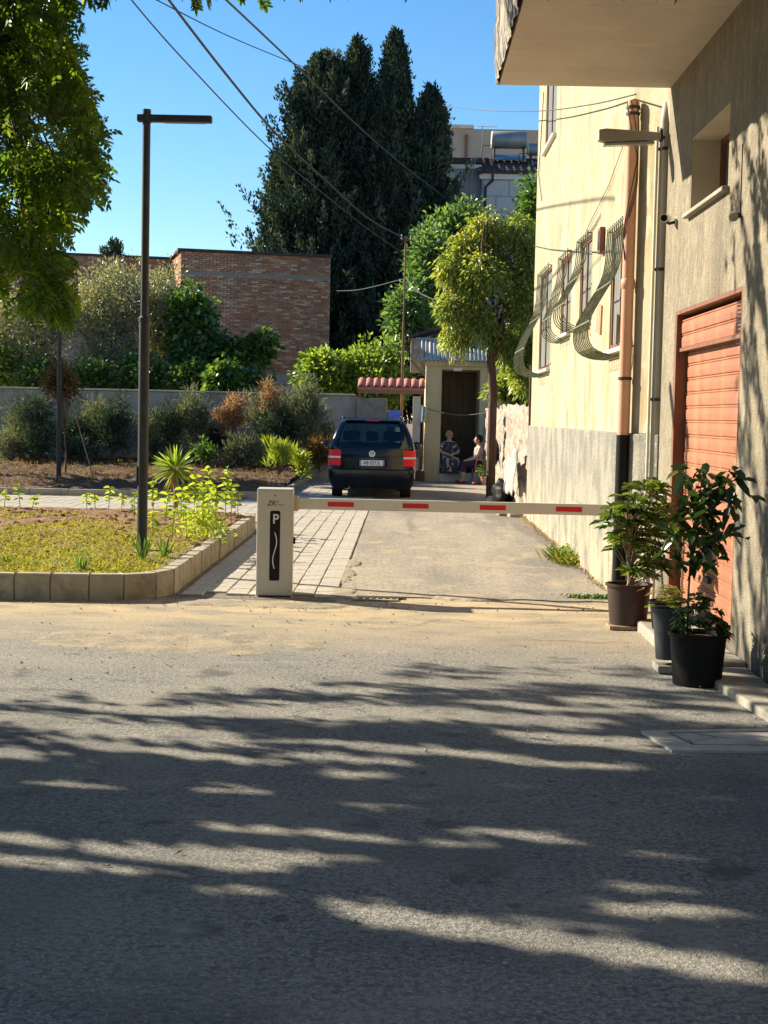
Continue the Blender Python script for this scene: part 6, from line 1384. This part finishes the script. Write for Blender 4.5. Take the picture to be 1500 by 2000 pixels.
def filt(P, vis=False):  # culls leaves along sun rays, shaping the light patches and shade edge below
    hx_ = P[:, 0] + 1.65 * P[:, 2]; hy_ = P[:, 1] - .8 * P[:, 2]
    lim = np.interp(hx_, [p.x for p in bx] + [2.36, 2.4, 8], [p.y for p in bx] + [10.6, 11.3, 8.6])
    jit = .16 * np.sin(hx_ * 9) + .12 * np.sin(hx_ * 23 + 1)
    k = hy_ < lim + jit
    for a, b2, w_ in light_gaps:
        A = G(*a); B = G(*b2); ax, ay, ex, ey = A.x, A.y, B.x - A.x, B.y - A.y
        t = np.clip(((hx_ - ax) * ex + (hy_ - ay) * ey) / (ex * ex + ey * ey), 0, 1)
        d = np.hypot(hx_ - ax - t * ex, (hy_ - ay - t * ey)); k &= d > (w_ * 1.25 + .035) * (.9 + .35 * np.sin(hx_ * 31 + hy_ * 17))
    k &= hx_ < 2.45 + 1.65 * 4.6
    n2 = np.sin(hx_ * 2.1 + hy_ * 3 + .5) * np.sin(hy_ * 9.5 + hx_ * 1.3) + .55 * np.sin(hx_ * 5.2 - hy_ * 6) * np.sin(hy_ * 21 + hx_ * 2.9)
    k &= ~((hy_ > 7.4) & (n2 > .66 - .17 * (hy_ - 7.4)) & (hx_ < 2.4))
    k &= ~((hy_ > 5.0) & (hy_ <= 7.6) & (n2 > 1.02) & (hx_ < 2.4))
    # dapples on the stucco wall: sparser leaves
    wall = hx_ > 2.4
    nz = np.sin(hx_ * 3.3 + 1) * np.sin(hy_ * 7.1 + hx_ * .7) + .6 * np.sin(hy_ * 17 + hx_ * 2.3)
    k &= ~(wall & (nz > -.05))
    k &= ~in_frame(P, 25)
    k &= P[:, 2] > 2.3
    return k
def sprays(C, per, rc, up):
    return blob_leaves(C, per, rc, up)
ells = [((-6.6, 11.6, 7.0), (6.0, 4.8, 2.6), 2100), ((-10.2, 10.4, 4.9), (3.4, 3.8, 2.0), 1000), ((-8.3, 8.2, 5.2), (3.4, 3.2, 2.2), 1300), ((-4.6, 9.2, 5.6), (3.0, 3.0, 1.2), 700), ((-8.0, 10.5, 6.0), (4.5, 4.5, 1.8), 900)]
P, D, V = [], [], []
for c, r, n in ells:
    for dz_, frac in ((-2.0, 1.0), (0, .75)):      # crown slid down along sun rays for sharper shade; high tier shades the right
        if dz_ and c[2] < 5: dz_ = -1.4
        C, _ = ell(int(n * frac), (c[0] - 1.65 * dz_, c[1] + .8 * dz_, c[2] + dz_), (r[0], r[1], r[2] * (.8 if dz_ else 1)), .1)
        if not dz_: C = C[C[:, 0] + 1.65 * C[:, 2] > .3]
        p, d, v = sprays(C, 28, .30, .1); P.append(p); D.append(d); V.append(v)
P = np.concatenate(P); D = np.concatenate(D); V = np.concatenate(V); k = filt(P + D * .06)
P, D, V = P[k], D[k], V[k]
D[:, 2] -= .3
leaves('crown', P - TL, D, rng.uniform(.08, .13, len(P)), .055, l_loc, bt, droop=.25, v=V)
# visible hanging sprays of compound leaves at the top left
def compound(B, Dr, parent, name, npairs=7, rl=.19):
    P, D, V, N = [], [], [], []; tw = MB()
    for b0, d in zip(B, Dr):
        b0 = np.array(b0); d = np.array(d) / np.linalg.norm(d); s = np.cross(d, rng.normal(size=3)); s /= np.linalg.norm(s); nrm = np.cross(s, d)
        v0 = rng.random(); L = rl * random.uniform(.75, 1.15); cur = b0.copy(); dd = d.copy(); pts = [Vector(cur)]
        for i in range(npairs):
            dd = dd + np.array([0, 0, -.09]); dd /= np.linalg.norm(dd); cur = cur + dd * L / npairs; pts.append(Vector(cur))
            if i == 0: continue
            for sg in (-1, 1): P.append(cur.copy()); D.append(dd * .45 + s * sg); V.append(v0 * .65 + random.random() * .35); N.append(nrm + rng.normal(size=3) * .25)
        P.append(cur.copy()); D.append(dd); V.append(v0 * .65 + .2); N.append(nrm)
        tw.tube([pts[0], pts[npairs // 2], pts[-1]], .0018, 3, False)
    leaves(name, np.array(P) - TL, np.array(D), rng.uniform(.036, .052, len(P)), rng.uniform(.018, .023, len(P)), l_loc, parent, fold=.12, droop=.12, six=True, N=np.array(N), v=np.clip(V, 0, 1))
    tw.v = [tuple(Vector(v) - Vector(TL)) for v in tw.v]; tw.build('leaf_stalks', l_loc, parent)
ox = [(-40, 150), (40, 160), (100, 163), (150, 165), (200, 185), (250, 200), (300, 205), (350, 213), (400, 205), (430, 150), (470, 150), (510, 120), (560, 135), (600, 150), (640, 140)]
ol = [(-40, -120), (540, -120), (575, -10), (600, 35), (640, 95)]
B, Dr, br_ = [], [], []
for _ in range(330):
    py = random.uniform(-60, 590); x1 = np.interp(py + 45, [o[0] for o in ox], [o[1] for o in ox]) - 22; x0_ = np.interp(py + 45, [o[0] for o in ol], [o[1] for o in ol])
    if x1 < x0_: continue
    px = x1 - (x1 - x0_) * random.random() ** 1.25; Y_ = random.uniform(7.8, 10.2)
    # natural openings in the hanging foliage
    if noise.noise(Vector((px * .016, py * .016, 7.7))) > .20: continue
    c = np.array(PY(px, py, Y_))
    for _k in range(8):
        d = np.array([random.gauss(.25, .7), random.gauss(0, .7), random.gauss(-.35, .5)]); B.append(c + rng.normal(size=3) * .045); Dr.append(d)
    br_.append(Vector(c))
B = np.array(B); Dr = np.array(Dr)
e = B + Dr / np.linalg.norm(Dr, axis=1, keepdims=True) * .19; e[:, 2] -= .05
x, y, ok = project(e); lim = np.interp(y, [o[0] for o in ox], [o[1] for o in ox]); k = (x < lim + 12) & (y < 648)
compound(B[k], Dr[k], bt, 'hanging_leaves')
extra = [(172, -22, 9), (205, -20, 9), (385, -24, 9), (395, -30, 9.2), (478, -30, 9), (510, -30, 9.1)]
for a, b2, c in extra: compound([PY(a, b2, c) for _ in range(2)], [(random.uniform(-.6, .6), 0, -1) for _ in range(2)], bt, 'leaf_spray', 6, .11)
# trunk and limbs
b = MB(); T0 = Vector(TL)
def limb(pts, r): b.tube([Vector(p) - T0 for p in pts], r, 9)
limb([(-10.6, 9.6, -.2), (-10.5, 9.6, 1.5), (-10.3, 9.6, 3.2), (-10.0, 9.7, 5)], [.36, .27, .20, .12])
for q in [(-4.5, 12.5, 7.2), (-9.5, 9.5, 5.8), (-7.2, 8.2, 5.8), (-11, 12, 6.0), (-6, 13.5, 7.8), (-8, 10.5, 8), (-3.2, 9.4, 5.6)]:
    q = Vector(q); s0 = Vector((-10.3, 9.6, 3.4)); mid = s0.lerp(q, .5) + Vector((random.uniform(-.3, .3), random.uniform(-.3, .3), .35)); limb([s0, mid, q], [.09, .05, .015])
limb([(-10.2, 9.6, 3.6), (-6.5, 9.6, 4.9), (-3.6, 9.3, 4.9), (-2.7, 9.0, 4.5), (-2.3, 8.9, 3.7), (-2.2, 8.9, 3.1)], [.09, .055, .035, .022, .014, .006])
for q in br_[::3]:
    s0 = Vector((-3.0, 9.1, 4.7)) if q.z > 3.6 else Vector((-2.55, 8.95, 4.1)); 
    if (q - s0).length > .15: limb([s0, s0.lerp(q, .5) + Vector((0, 0, .10)), q], [.010, .006, .0025])
b.build('trunk', m_bark, bt, smooth=70)
